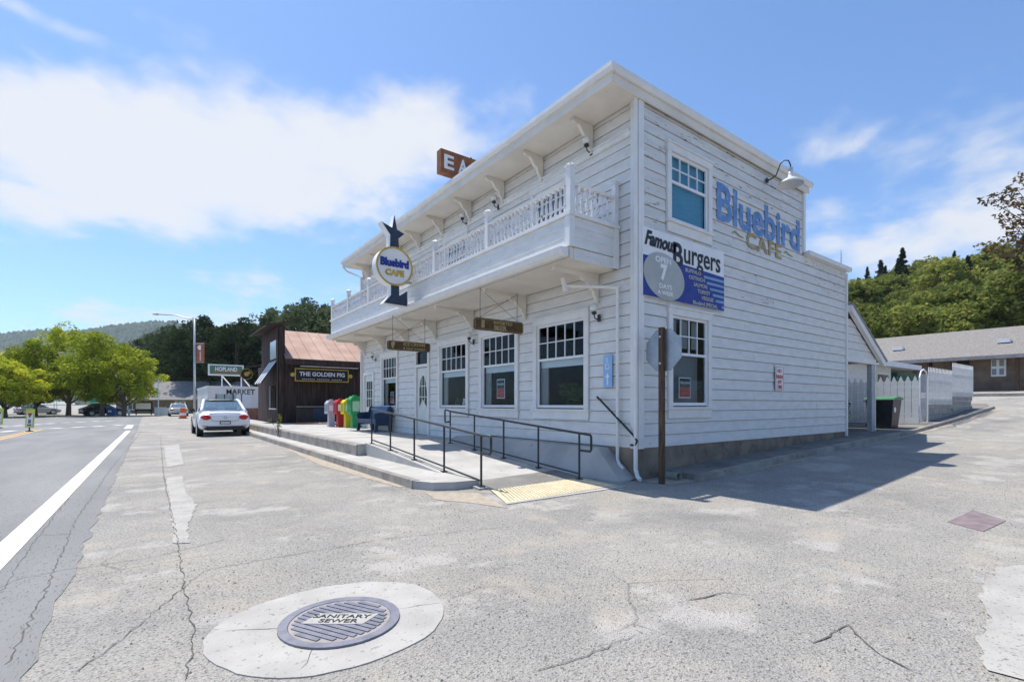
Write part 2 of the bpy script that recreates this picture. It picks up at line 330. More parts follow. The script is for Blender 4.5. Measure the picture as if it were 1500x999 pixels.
def crack(pix, wd=.02, seed=0, z=.006):
    pts = jag([onz(*p) for p in pix], .014, .06, seed, False); wd *= .5; m = MB(); rr = random.Random(seed+5); n = len(pts)
    for i, p in enumerate(pts):
        q = pts[min(i+1, n-1)]; o = pts[max(0, i-1)]; d = Vector((q[0]-o[0], q[1]-o[1])).normalized(); wv = wd*rr.uniform(.25, 1)*(.3 if i in (0, n-1) else 1)
        zz_ = gz(p[0], p[1])+z+bumpy(p[0], p[1]); m.v += [(p[0]-d.y*wv/2, p[1]+d.x*wv/2, zz_), (p[0]+d.y*wv/2, p[1]-d.x*wv/2, zz_)]
    m.f = [(2*i, 2*i+1, 2*i+3, 2*i+2) for i in range(n-1)]
    return m.build('crack', CRACK, ground, False)
crack([(10, 975), (60, 880), (110, 765), (160, 690), (207, 632)], .028, 1)
crack([(0, 870), (45, 800), (95, 738), (130, 690)], .025, 2)
crack([(0, 792), (40, 785), (110, 783)], .02, 3); crack([(0, 862), (30, 848), (80, 838), (230, 815), (330, 790)], .018, 4)
crack([(270, 999), (285, 930), (270, 860), (262, 800), (240, 700), (235, 640)], .018, 5)
crack([(100, 990), (150, 960), (300, 835), (560, 790), (760, 770)], .016, 6)
crack([(1010, 880), (1060, 868), (1100, 872)], .03, 8); crack([(1180, 935), (1195, 942), (1240, 915), (1290, 960), (1340, 985)], .026, 9)
crack([(780, 985), (850, 965), (930, 930)], .02, 11); crack([(655, 880), (700, 860), (760, 858)], .012, 13)
def patch(name, pix, mat, z=.006, amp=.03, seed=3): return flat(name, jag([onz(*p) for p in pix], amp*.6, .07, seed), z, mat, ground)
patch('pale_patch', [(243, 700), (268, 697), (272, 720), (288, 740), (275, 770), (278, 796), (256, 797), (250, 750)], SEALP, seed=21)
patch('pale_patch', [(240, 655), (262, 650), (270, 680), (244, 685)], SEALP, seed=22)



patch('pale_concrete', [(1500, 828), (1460, 832), (1432, 878), (1450, 905), (1430, 940), (1450, 985), (1500, 999), (1640, 999), (1640, 828)], SEALP, .008, .03, 26)

patch('sandy_patch', [(620, 721), (700, 722), (745, 745), (700, 738), (640, 732)], SANDY, .005, .02, 28)
patch('sandy_patch', [(375, 636), (385, 636), (470, 672), (600, 712), (585, 714), (470, 682)], SANDY, .005, .02, 29)
def strip(pts, name, mat, parent, z=.01): return flat(name, pts, z, mat, parent)
ll = [(-1.22, 5.0), (-1.02, 5.0), (-.70, 31.6), (-.88, 31.6)]
strip([(-1.30, -6), (-1.08, -6), (-.72, 31.6), (-.90, 31.6)], 'lane_line', PAINTW, road)
for a in (-4.85, -4.60): strip([(a, -6), (a+.11, -6), (a+.11, 36), (a, 36)], 'centre_line', PAINTY, road)
for i, (p0, p1) in enumerate((((0, 633), (22, 631)), ((75, 628), (91, 627)), ((106, 626.5), (122, 625.5)), ((137, 625), (152, 624)), ((166, 623.5), (180, 622.5)), ((187, 628), (191, 623)), ((206, 622), (213, 621.8)), ((220, 621.5), (233, 621)), ((247, 621), (262, 620.6)),
                              ((0, 625), (12, 624.5)), ((20, 624), (35, 623)), ((50, 622), (58, 621.5)), ((69, 621), (80, 620.3)), ((90, 619.5), (103, 619)), ((112, 618.6), (125, 618)), ((135, 617.5), (144, 617)), ((153, 616.8), (166, 616.3)))):
    a, b = onz(*p0), onz(*p1); d = (b-a).normalized(); nrm = Vector((-d.y, d.x, 0))*.17
    strip([a-nrm, b-nrm, b+nrm, a+nrm], 'crossing_bar', PAINTW, road, .012)
# manhole
mh = onz(499, 911); mc = thing('manhole', 'round iron sewer cover set in a pale concrete collar in the asphalt', 'manhole cover', (mh.x, mh.y, 0))
e_ = onz(487, 921)
ring = [(mh.x-.02+.70*math.cos(a)*(1+.03*math.sin(3*a)), mh.y+.04+.64*math.sin(a)*(1+.03*math.cos(2*a))) for a in np.linspace(0, 2*math.pi, 48, endpoint=False)]
RINGC = pmat('collar_concrete', (.35, .335, .31), (.44, .42, .39), 3, .9, .4, 80, third=((.24, .225, .20), 24, .58, .07))
m = MB(); m.prism(jag(ring, .008, .08, 4), 'z', -.03, .007); m.build('concrete_collar', RINGC, mc)
m = MB(); m.lathe([(.36, -.02), (.36, .020), (.305, .020), (.30, .014)], (mh.x, mh.y, 0), 48); m.build('cover_frame', IRON, mc)
m = MB(); m.lathe([(.30, 0), (.30, .016), (.001, .016)], (mh.x, mh.y, 0), 48); m.build('cover', pmat('iron_recess', (.26, .24, .23), (.33, .30, .28), 20, .8), mc)
rd = R(-62); ca, sa = math.cos(rd), math.sin(rd)
for i in range(-6, 7):
    o = i*.043; hl = math.sqrt(max(0, .272**2-o*o))
    if hl < .05: continue
    segs = [(-hl, hl)]
    for s0, s1 in segs:
        if s1-s0 < .02: continue
        m = MB(); q = []
        for (a, b) in ((s0, o-.016), (s1, o-.016), (s1, o+.016), (s0, o+.016)): q.append((mh.x+a*ca-b*sa, mh.y+a*sa+b*ca))
        m.prism(q, 'z', .012, .022); m.build('cover_bar', IRON, mc)
a0 = R(-37)
m = MB(); m.prism([(mh.x+a*math.cos(a0)-b*math.sin(a0), mh.y+a*math.sin(a0)+b*math.cos(a0)) for a, b in ((-.22, -.075), (.16, -.075), (.22, .075), (-.16, .075))], 'z', .016, .0245); m.build('name_panel', RINGC, mc)
for t_, dy in (('SANITARY', .03), ('SEWER', -.035)):
    o = text(t_, (0, 0, 0), .075, '+z', BLKP, mc, 'cover_lettering', .001, .36 if dy > 0 else .24, 0, .006, height=.05)
    o.location = (-math.sin(a0)*dy, math.cos(a0)*dy, .024); o.rotation_euler = (0, 0, a0)
    o.data.transform(Matrix.Translation((mh.x, mh.y, 0)))
for pp, sd in (([(330, 925), (372, 924), (415, 921)], 41), ([(462, 946), (452, 962), (440, 982)], 42), ([(585, 893), (612, 889), (645, 884)], 43)):
    crack(pp, .012, sd, .0095)
gm = MB(); rq = random.Random(12)                          # loose grit on the lot
for k in range(3200):
    x_ = rq.uniform(-.3, 11) if k % 3 else rq.gauss(3.3, .25); y_ = rq.uniform(.4, 5.2) if k % 3 else rq.uniform(5, 20); s_ = rq.uniform(.003, .010)
    if k % 3 == 0 and x_ > 3.36: x_ = 6.7-x_
    z_ = gz(x_)+.003; a_ = rq.uniform(0, 6.28); gm.add([(x_+s_*math.cos(a_), y_+s_*math.sin(a_), z_), (x_+s_*math.cos(a_+2), y_+s_*math.sin(a_+2), z_), (x_+s_*math.cos(a_+4), y_+s_*math.sin(a_+4), z_), (x_, y_, z_+s_*.9)], [(0, 1, 3), (1, 2, 3), (2, 0, 3)])
gm = gm.build('grit', pmat('grit', (.20, .18, .15), (.42, .38, .32), 30, .95), None, False, (0, 0, 0)); stuff(gm); gm['label'] = 'loose grit scattered over the asphalt'
u0 = [onz(1388, 762, .04), onz(1425, 748, .04), onz(1474, 762, .04), onz(1440, 775, .04)]
m = MB(); n_ = 4; m.v = [(p.x, p.y, gz(p.x)+.004) for p in u0]+[(p.x, p.y, gz(p.x)-.06) for p in u0]; m.f = [(0, 1, 2, 3), (0, 4, 5, 1), (1, 5, 6, 2), (2, 6, 7, 3), (3, 7, 4, 0)]
for i_ in range(4): m.v[i_] = (m.v[i_][0], m.v[i_][1], m.v[i_][2]+.003)
uc = m.build('utility_cover', pmat('rusty_plate', (.17, .13, .14), (.24, .19, .19), 8, .8, .3), None); tag(uc, 'flat rusty rectangular utility cover in the side street asphalt', 'utility cover')

# ------------------------------------------------------------------ sidewalk, kerbs, ramp
X, Y = 6.95, 5.64; SWZ = .40
sw = MB(); sw.box(4.02, X+.05, 11.6, 26.9, -.1, SWZ); sw.box(4.02, 5.25, 26.9, 60, -.1, SWZ-.01)
sw = struct(sw.build('sidewalk', CONC, None, False, (5.5, 20, 0)))
for i, yy in enumerate(np.arange(14.0, 27, 1.6)):       # scored joints
    m = MB(); m.box(4.02, X, yy, yy+.012, SWZ-.01, SWZ+.002); m.build('joint', CONCD, sw)
y = 11.62
while y < 58:                                           # upper kerb in lengths with open joints
    l = 2.4; m = MB(); m.prism([(3.98, -.05), (4.20, -.05), (4.20, SWZ+.004), (4.01, SWZ+.004), (3.985, SWZ-.03)], 'y', y, y+l-.015); m.build('kerb_stone', CONCD, sw); y += l
step = MB(); step.prism([(3.42, 7.3), (3.6, 6.95), (3.9, 6.8), (4.34, 6.75), (4.34, 11.6), (3.99, 11.62), (3.99, 60), (3.55, 60), (3.5, 20)], 'z', -.1, .13)
step = struct(step.build('kerb_step', CONC, None, False, (3.8, 20, 0)))
kp = [(3.42, 7.3), (3.46, 14), (3.5, 20), (3.53, 40), (3.55, 60)]
for i in range(len(kp)-1):
    (x0, y0), (x1, y1) = kp[i], kp[i+1]; m = MB(); m.add([(x0-.03, y0, -.05), (x1-.03, y1, -.05), (x1-.012, y1, .136), (x0-.012, y0, .136), (x0+.12, y0, -.05), (x1+.12, y1, -.05), (x1+.12, y1, .136), (x0+.12, y0, .136)],
        [(0, 1, 2, 3), (4, 7, 6, 5), (3, 2, 6, 7), (0, 4, 5, 1), (0, 3, 7, 4), (1, 5, 6, 2)]); m.build('kerb_stone', CONCD, step)
zo = lambda y: max(.0, SWZ*(y-6.6)/4.9); zi = lambda y: .02+.40*(y-6.0)/5.5
rp = MB(); ysr = np.linspace(6.35, 11.6, 8)
vs = []
for yy in ysr: vs += [(4.36, yy, zo(yy)+.012), (6.9, yy, zi(yy)+.012)]
n = len(vs); vs += [(a, b, -.1) for a, b, c in vs]
fs = [(2*i, 2*i+1, 2*i+3, 2*i+2) for i in range(7)]+[(0, 2, 3, 1)]+[(2*i, 2*i+2, n+2*i+2, n+2*i) for i in range(7)]+[(0, 1, n+1, n)]
rp.add(vs, fs); ramp = struct(rp.build('ramp', CONC, None, False, (5.5, 9, 0)))
m = MB(); m.prism([(6.55, -.05), (11.62, -.05), (11.62, SWZ+.03), (10.6, .36), (6.8, .05), (6.55, .03)], 'x', 4.20, 4.40); m.build('ramp_kerb', CONC, ramp)
TACT = pmat('tactile_yellow', (.56, .47, .30), (.66, .57, .40), 8, .8, third=((.45, .38, .27), 18, .6, .1))
m = MB(); m.add([(3.95, 5.48, .008), (6.25, 5.50, .02), (6.25, 6.36, .045), (4.30, 6.36, .022), (3.95, 5.48, -.05), (6.25, 5.5, -.05), (6.25, 6.36, -.05), (4.30, 6.36, -.05)], [(0, 1, 2, 3), (0, 4, 5, 1), (3, 2, 6, 7)]); tm = m.build('tactile_mat', TACT, ramp)
m = MB()
for i in range(36):
    for j in range(13):
        yy = 5.53+j*.064; xx = 4.05+(.35*(yy-5.48)/.88)+i*.0605
        if xx > 6.22: continue
        z0 = .010+.02*(yy-5.5)+.006*(xx-4); m.lathe([(.016, z0-.004), (.012, z0+.007)], (xx, yy, 0), 5)
stuff(m.build('tactile_domes', TACT, tm))
m = MB(); m.prism([(3.9, 5.38), (6.3, 5.38), (6.3, 5.48), (3.93, 5.47)], 'z', -.05, .012); m.build('ramp_toe', CONC, ramp)
pl = MB()
ysr = [5.72, 6.35, 8.0, 9.5, 11.4]; tz = [.04, .55, .56, .56, .52]; bx_ = [6.55, 6.30, 6.28, 6.28, 6.30]; tx = [6.80, 6.66, 6.62, 6.62, 6.6]
vs = []
for a, b, c, d in zip(ysr, tz, bx_, tx): vs += [(c, a, -.05), (c, a, min(b, max(.03, zi(a)))), (d, a, b), (6.95, a, b)]
fs = [(4*i+k, 4*i+k+1, 4*i+k+5, 4*i+k+4) for i in range(4) for k in range(3)]+[(0, 1, 2, 3), (19, 18, 17, 16)]
pl.add(vs, fs); pl.build('ramp_plinth', CONC, ramp)
# side street pavement with kerb
sp = MB(); pts = [(7.7, 4.88), (9.4, 4.92), (13.5, 4.9), (19.5, 4.9), (24.5, 4.9), (30.5, 4.85), (32.2, 5.3)]
vs = []
for (a, b) in pts: z = gz(a); vs += [(a, b, z-.1), (a, b, z+.10), (a, 5.75 if a < 17 else 8.5, z+.12)]
vs += [(7.7, 5.75, -.1)]
sp.add(vs, [(3*i+k, 3*i+k+3, 3*i+k+4, 3*i+k+1) for i in range(len(pts)-1) for k in range(2)]+[(0, 1, 2, len(vs)-1)])
PAVD = pmat('dark_pavement', (.14, .13, .115), (.22, .205, .18), 2, .9, .4, 50, third=((.09, .085, .075), 5, .58, .1))
sp = struct(sp.build('side_pavement', PAVD, None, False, (12, 5.2, 0)))
for i in range(len(pts)-1):
    (a, b), (c, d) = pts[i], pts[i+1]; a -= .03*(i == 0); m = MB()
    m.add([(a, b-.03, gz(a)-.05), (c, d-.03, gz(c)-.05), (c, d-.015, gz(c)+.108), (a, b-.015, gz(a)+.108), (a, b+.13, gz(a)-.05), (c, d+.13, gz(c)-.05), (c, d+.13, gz(c)+.112), (a, b+.13, gz(a)+.112)],
          [(0, 1, 2, 3), (3, 2, 6, 7), (4, 7, 6, 5), (0, 3, 7, 4), (1, 5, 6, 2), (0, 4, 5, 1)]); m.build('kerb_stone', CONCD, sp)
flat('dirt_strip', jag([(7.0, 5.0), (9, 4.75), (13, 4.72), (20, 4.7), (30, 4.5), (31, 4.75), (24, 4.9), (14, 4.92), (9, 4.95), (7.6, 5.5), (6.95, 5.6)], .05, .2, 31), .006, SANDY, ground)

# ------------------------------------------------------------------ cafe
cafe = thing('cafe_building', 'white two-storey clapboard cafe with a long front balcony', 'building', (X, Y, 0))
YE = 19.5; XT, XL = 13.44, 16.15; ZT, ZL = 6.85, 5.20
fw = [(6.97, 8.45, 1.28, 3.08), (9.25, 10.69, 1.28, 3.08), (11.47, 12.95, 1.27, 3.06), (16.13, 17.43, 1.25, 3.05)]
uw = [(7.55, 8.55, 4.7, 6.02), (11.5, 12.6, 4.7, 6.02), (15.4, 16.5, 4.7, 6.02)]
dr = [(13.74, 14.54, SWZ, 3.02), (18.35, 19.25, SWZ, 2.5)]
sw_ = [(7.87, 9.10, 4.82, 6.10), (7.91, 9.09, 1.33, 3.04)]
gab = lambda z: XL+(4.05-z)*(18.75-16.15)/(4.05-2.62)
def trimrect(r): return (r[0]-.13, r[1]+.13, r[2]-.24, r[3]+.17)
f_holes = [trimrect(r) for r in fw+uw]+[(d[0]-.1, d[1]+.1, d[2]-.1, d[3]+.1) for d in dr]
s_holes = [trimrect(r) for r in sw_]
def slab(name, axis, rect, holes, t0, t1, mat):         # a wall with true openings, one mesh
    m = MB()
    for a0, a1, b0, b1 in subtract(rect, holes):
        if axis == 'x': m.box(t0, t1, a0, a1, b0, b1)
        else: m.box(a0, a1, t0, t1, b0, b1)
    return m.build(name, mat, cafe)
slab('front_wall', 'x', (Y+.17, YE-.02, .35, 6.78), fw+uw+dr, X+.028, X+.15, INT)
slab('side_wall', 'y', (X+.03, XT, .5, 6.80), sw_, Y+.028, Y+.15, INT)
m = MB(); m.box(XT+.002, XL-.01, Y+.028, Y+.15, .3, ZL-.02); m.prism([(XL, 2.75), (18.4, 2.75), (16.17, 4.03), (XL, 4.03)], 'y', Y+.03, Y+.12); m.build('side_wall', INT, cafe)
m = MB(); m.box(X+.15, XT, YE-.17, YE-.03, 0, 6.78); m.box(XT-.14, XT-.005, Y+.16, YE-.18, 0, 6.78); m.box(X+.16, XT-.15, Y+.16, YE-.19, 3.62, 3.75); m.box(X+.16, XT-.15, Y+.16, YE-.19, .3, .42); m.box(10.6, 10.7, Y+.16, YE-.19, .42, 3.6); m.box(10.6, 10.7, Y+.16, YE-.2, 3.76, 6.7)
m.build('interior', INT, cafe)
m = MB(); m.box(XT+.01, XL-.01, Y+.16, 12, 0, ZL-.06); m.build('rear_wing', WHITE, cafe)
m = MB(); m.box(X-.0, XL-.02, Y+.02, Y+.2, -.3, .59); m.box(X+.01, X+.2, Y+.2, 10.5, -.3, .58); m.build('foundation', pmat('foundation_brown', (.17, .13, .10), (.27, .22, .17), 2.5, .9, .4, 40, third=((.10, .08, .065), 4, .57, .12)), cafe)
# siding, one object to a board
PITCH = .218; rb = random.Random(3)
def board(axis, a0, a1, z0, z1, mat, base, full):
    top = .004 if full else .012; m = MB(); base += rb.uniform(-.002, .003); a1 -= .0 if a1 > XL+.2 else rb.uniform(0, .004)
    pr = [(0, z0+.009), (-.027, z0+.009), (-.026, z0+.02), (-top-.002, z1), (0, z1)]
    if axis == 'x': m.prism([(base+p+.026, q) for p, q in pr], 'y', a0, a1)
    else:
        m.prism([(base+p+.026, q) for p, q in pr], 'x', a0, a1)
        if a1 > XL+.2: m.v = [(gab(v[2]) if v[0] == a1 else v[0], v[1], v[2]) for v in m.v]
    return m.build('siding_board', mat, cafe)
def lay(axis, a0, a1, z0, z1, holes, base, mats):
    cuts = [a0]                                          # butt joints along the row
    x = a0+rb.uniform(2.2, 5)
    while x < a1-1.2: cuts.append(x); x += rb.uniform(3, 5.2)
    cuts.append(a1)
    for i in range(len(cuts)-1):
        for r in subtract((cuts[i]+.002, cuts[i+1]-.002, z0, z1), holes): board(axis, *r, mats(z0, r[0]), base, r[3] == z1)
for k in range(-1, 29):
    z0 = .57+k*PITCH; z1 = min(z0+PITCH, 6.78)
    if z1-z0 < .05: continue
    lay('x', Y+.16 if k >= 0 else 10.4, YE, z0, z1, f_holes+[(0, 30, 6.16, 6.26)], X-.026+.026, lambda z, a: WHITE)
for k in range(0, 29):
    z0 = .57+k*PITCH; z1 = min(z0+PITCH, 6.80)
    if z1-z0 < .05: continue
    xe = XT-.09 if z1 > ZL-.05 else (gab(z0+.2) if 2.7 < z0 < 4.0 else XL-.06)
    lay('y', X+.12, xe, z0, z1, s_holes, Y, lambda z, a: WORN if (z > 3.3 and a < 9.4) or z > 5.2 else (WORN if z > 4.2 and a > 13 else WHITE))
def part(name, mat, *boxes, parent=None, smooth=False):
    m = MB()
    for b in boxes: m.box(*b)
    return m.build(name, mat, parent or cafe, smooth)
part('corner_board', TRIM, (X-.034, X+.115, Y-.034, Y+.02, .57, 6.80)); part('corner_board', TRIM, (X-.034, X+.0, Y+.021, Y+.155, .57, 6.80))
part('corner_board', TRIM, (XT-.09, XT+.02, Y-.03, Y+.10, ZL+.02, 6.8)); part('corner_board', TRIM, (XL-.06, XL+.03, Y-.03, Y+.10, .45, 5.1)); part('corner_board', TRIM, (X-.034, X+.03, YE-.12, YE+.02, SWZ, 6.75))
part('belt_trim', TRIM, (X-.04, X+.02, Y+.16, YE-.13, 6.165, 6.255)); part('belt_ledge', TRIM, (X-.075, X+.02, Y+.16, YE-.13, 6.256, 6.28))
# eaves: slab, soffit, crown gutter
part('roof', pmat('roof_tar', (.2, .2, .2), (.28, .28, .27), 3, .9), (6.22, 13.45, 5.62, YE+.05, 6.80, 6.97))
part('soffit', CREAM, (6.2, X-.0, 5.60, YE+.06, 6.755, 6.798))
def crown(pts2, axis, a, b): m = MB(); m.prism(pts2, axis, a, b); m.build('eave_gutter', TRIM, cafe)
crown([(6.205, 6.86), (6.12, 6.86), (6.09, 6.92), (6.09, 6.985), (6.205, 6.985)], 'y', 5.49, YE+.1)
part('fascia', CREAM, (6.165, 6.199, 5.55, YE+.08, 6.70, 6.858))
crown([(5.605, 6.86), (5.52, 6.86), (5.49, 6.92), (5.49, 6.985), (5.605, 6.985)], 'x', 6.21, 13.62)
part('fascia', CREAM, (6.2, 13.55, 5.565, 5.599, 6.71, 6.858))
crown([(Y-.12, ZL-.05), (Y-.12, ZL+.06), (Y+.12, ZL+.06), (Y+.12, ZL-.05)], 'x', XT+.03, XL+.06)
# brackets
bp = [(0, 0), (-.52, 0), (-.52, -.07), (-.44, -.10), (-.36, -.09), (-.30, -.15), (-.24, -.24), (-.15, -.28), (-.12, -.38), (-.07, -.43), (-.05, -.53), (0, -.55)]
def bracket(y, z, x=X-.03, sc=1., mat=CREAM):
    m = MB(); m.prism([(x+p*sc, z+q*sc) for p, q in bp], 'y', y-.035, y+.035); return m.build('bracket', mat, cafe)
for yy in (6.75, 8.25, 9.7, 11.2, 12.75, 14.25, 15.75, 17.2, 18.7): bracket(yy, 6.752)
# windows
def window(axis, r, cols, blind=None, curtain=True, plane=None, sash=.42, apron=True):
    a0, a1, z0, z1 = r
    base = X if axis == 'x' else Y
    def bx(mm, u0, u1, q0, q1, t0, t1):                  # u along the wall, t depth from the wall face (positive inwards)
        if axis == 'x': mm.box(base+t0, base+t1, u0, u1, q0, q1)
        else: mm.box(u0, u1, base+t0, base+t1, q0, q1)
        return mm
    f = MB(); bx(f, a0-.12, a0, z0-.02, z1, -.035, .05); bx(f, a1, a1+.12, z0-.02, z1, -.035, .05); bx(f, a0-.13, a1+.13, z1+.001, z1+.13, -.04, .05)
    win = f.build('window', TRIM, cafe)
    h = MB(); bx(h, a0-.15, a1+.15, z1+.131, z1+.165, -.065, .03); h.build('drip_cap', TRIM, win)
    s = MB(); bx(s, a0-.16, a1+.16, z0-.06, z0-.021, -.075, .06); s.build('sill', TRIM, win)
    if apron: s = MB(); bx(s, a0-.12, a1+.12, z0-.235, z0-.061, -.030, .03); s.build('apron', TRIM, win)
    zm = z1-(z1-z0)*sash; sh = MB()
    for q in ((a0, a0+.045, z0, z1), (a1-.045, a1, z0, z1), (a0+.045, a1-.045, z1-.05, z1), (a0+.045, a1-.045, z0, z0+.06), (a0+.045, a1-.045, zm-.025, zm+.025)): bx(sh, *q, .012, .05)
    sh.build('sash', WHITEP, win)
    wd = (a1-a0-.09)/cols
    for i in range(1, cols): mu = MB(); c = a0+.045+i*wd; bx(mu, c-.01, c+.01, zm+.026, z1-.051, .018, .045); mu.build('muntin', WHITEP, win)
    zc = (zm+.025+z1-.05)/2; mu = MB(); bx(mu, a0+.046, a1-.046, zc-.01, zc+.01, .016, .043); mu.build('muntin', WHITEP, win)
    g = MB(); bx(g, a0+.04, a1-.04, z0+.05, z1-.04, .034, .038); g.build('pane', GLASS, win)
    if blind: b = MB(); bx(b, a0+.01, a1-.01, z0+.02, z1-.01, .09, .1); b.build('blind', blind, win)
    if curtain:
        b = MB(); bx(b, a0+.02, a1-.02, zm-.17, zm-.005, .10, .115); b.build('roller_shade', WHITEP, win)
        b = MB(); bx(b, a1-.26 if axis == 'x' else a1-.2, a1-.01, z0+.02, zm-.175, .10, .13); b.build('curtain', CURT, win)
    return win
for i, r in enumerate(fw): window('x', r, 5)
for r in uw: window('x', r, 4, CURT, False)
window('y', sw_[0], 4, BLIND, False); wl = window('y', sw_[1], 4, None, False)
m = MB(); m.box(7.95, 9.05, Y+.20, Y+.22, 1.35, 2.35); m.build('curtain', pmat('grey_curtain', (.20, .19, .19), (.27, .26, .25), 20, .9, stretch=(6, 6, .2)), wl)
for i in range(3):                                      # sagging lace in the upper sash
    m = MB(); m.box(8.0+i*.36, 8.22+i*.36, Y+.12, Y+.125, 2.45, 3.0); m.build('lace', CURT, wl)
# doors
for i, (d0, d1, z0, z1) in enumerate(dr):
    top = z1 if i else 2.52
    part('door_frame', TRIM, (X-.035, X+.06, d0-.10, d0, z0, z1), (X-.035, X+.06, d1, d1+.10, z0, z1), (X-.04, X+.06, d0-.10, d1+.10, z1+.001, z1+.1), *([] if i else [(X-.03, X+.06, d0+.001, d1-.001, 2.53, 2.62)]))
    dm = pmat('door_pale', (.60, .62, .58), (.68, .70, .66), 4, .5)
    door = MB()
    for b in ((d0+.01, d0+.13, z0+.01, top-.01), (d1-.13, d1-.01, z0+.01, top-.01), (d0+.131, d1-.131, z0+.01, z0+.85), (d0+.131, d1-.131, top-.25, top-.01)): door.box(X+.02, X+.06, *b)
    door = door.build('door', dm, cafe)
    g = MB(); g.box(X+.036, X+.042, d0+.13, d1-.13, z0+.84, top-.24); g.build('pane', GLASS, door)
    for k in (1, 2): c = d0+.13+(d1-d0-.26)*k/3; mm = MB(); mm.box(X+.022, X+.055, c-.012, c+.012, z0+.851, top-.251); mm.build('muntin', dm, door)
    for k in (1, 2): c = z0+.85+(top-.25-z0-.85)*k/3; mm = MB(); mm.box(X+.020, X+.052, d0+.131, d1-.131, c-.012, c+.012); mm.build('muntin', dm, door)
    if not i:                                            # pointed-arch glazing and grooved lower panel
        for sgn in (-1, 1):
            cx = (d0+d1)/2; hw = (d1-d0)/2-.13
            mm = MB(); mm.prism([(cx+sgn*hw, top-.251), (cx+sgn*hw, top-.75), (cx+sgn*hw*.86, top-.55), (cx+sgn*hw*.6, top-.38), (cx+sgn*hw*.25, top-.27), (cx, top-.251)], 'x', X+.015, X+.05); mm.build('arch_panel', dm, door)
            mm = MB(); mm.prism([(cx+sgn*hw, z0+.851), (cx+sgn*.01, z0+1.10), (cx+sgn*.01, z0+.851)], 'x', X+.015, X+.05); mm.build('arch_panel', dm, door)
        for k in range(1, 5): c = d0+.13+(d1-d0-.26)*k/5; mm = MB(); mm.box(X+.014, X+.019, c-.006, c+.006, z0+.1, z0+.78); mm.build('groove_bead', TRIM, door)
        g = MB(); g.box(X+.036, X+.042, d0+.01, d1-.01, 2.63, 3.0); g.build('transom_pane', GLASS, cafe)
    k = MB(); k.lathe([(.012, -.05), (.012, -.02), (.03, -.015), (.03, 0)], (X+.02, d0+.07, z0+1.0), 10, 'x'); k.build('door_knob', GOLD, door)
# balcony
XB, YB = 5.70, 6.07
part('balcony_deck', CREAM, (XB+.03, X-.027, YB+.03, YE-.02, 3.83, 4.02)); part('balcony_floor', TRIM, (XB+.02, X-.03, YB+.02, YE-.01, 4.50, 4.55))
for k, (z0, z1) in enumerate(((4.03, 4.20), (4.20, 4.37), (4.37, 4.54))):
    m = MB(); m.prism([(XB+.02, z0), (XB-.006, z0), (XB+.006, z1), (XB+.02, z1)], 'y', YB+.10, YE); m.build('skirt_board', WHITE, cafe)
    m = MB(); m.prism([(YB+.02, z0), (YB-.006, z0), (YB+.006, z1), (YB+.02, z1)], 'x', XB+.10, X-.16); m.build('skirt_board', WHITE, cafe)
for k, (z0, z1) in enumerate(((3.82, 3.92), (3.92, 4.02))): m = MB(); m.prism([(YB+.028, z0), (YB+.01, z0), (YB+.016, z1), (YB+.028, z1)], 'x', XB+.12, X-.16); m.build('skirt_board', WHITE, cafe)
part('balcony_post_base', TRIM, (XB-.02, XB+.10, YB-.02, YB+.10, 4.03, 4.545)); part('balcony_post_base', TRIM, (X-.16, X-.03, YB-.02, YB+.08, 3.83, 4.545))
part('balcony_sill', TRIM, (XB-.04, XB+.13, YB-.04, YE+.02, 4.548, 4.61)); part('balcony_sill', TRIM, (XB+.131, X-.03, YB-.04, YB+.12, 4.548, 4.61))
m = MB(); m.prism([(5.69, 3.85), (5.60, 3.85), (5.53, 3.90), (5.51, 3.99), (5.69, 4.0)], 'y', YB+.02, YE+.05); m.build('balcony_gutter', TRIM, cafe)
posts = [6.10, 8.6, 10.96, 12.98, 15.5, 17.53, 19.42]
def rpost(x, y, hw=.055):
    m = MB(); m.box(x-hw, x+hw, y-hw, y+hw, 4.611, 5.36); m.box(x-hw-.02, x+hw+.02, y-hw-.02, y+hw+.02, 5.361, 5.39); m.lathe([(.10, 5.391), (.03, 5.43)], (x, y, 0), 4); m.build('balcony_post', TRIM, cafe)
for yy in posts: rpost(XB+.045, yy)
rpost(X-.09, YB+.03, .045)
BALm = MB(); BALm.lathe([(.026, 0), (.026, .07), (.014, .085), (.022, .11), (.031, .17), (.028, .23), (.016, .31), (.013, .36), (.020, .37), (.020, .385), (.026, .395), (.026, .48)], (0, 0, 0), 8); bme = BALm.mesh('baluster'); bme.materials.append(pmat('baluster_paint', (.62, .62, .64), (.74, .74, .75), 14, .6, third=((.22, .20, .19), 16, .57, .06))); bme.shade_smooth()
for a, b in zip(posts[:-1], posts[1:]):
    n = int((b-a-.12)/.125)
    for i in range(n): piece('baluster', bme, (XB+.045, a+.06+(b-a-.12)*(i+.5)/n, 4.611), cafe)
    m = MB(); m.prism([(XB-.0, 5.09), (XB+.09, 5.09), (XB+.10, 5.13), (XB+.045, 5.155), (XB-.01, 5.13)], 'y', a+.056, b-.056); m.build('top_rail', TRIM, cafe)
for i in range(7): piece('baluster', bme, (XB+.2+i*.128, YB+.04, 4.611), cafe)
m = MB(); m.prism([(YB-.0, 5.09), (YB+.09, 5.09), (YB+.10, 5.13), (YB+.045, 5.155), (YB-.01, 5.13)], 'x', XB+.102, X-.136); m.build('top_rail', TRIM, cafe)
for yy in (6.6, 8.85, 11.1, 13.2, 15.2, 17.2, 19.2):
    bracket(yy, 3.75, sc=.85); part('soffit_beam', CREAM, (XB+.1, X-.03, yy-.04, yy+.04, 3.752, 3.829))
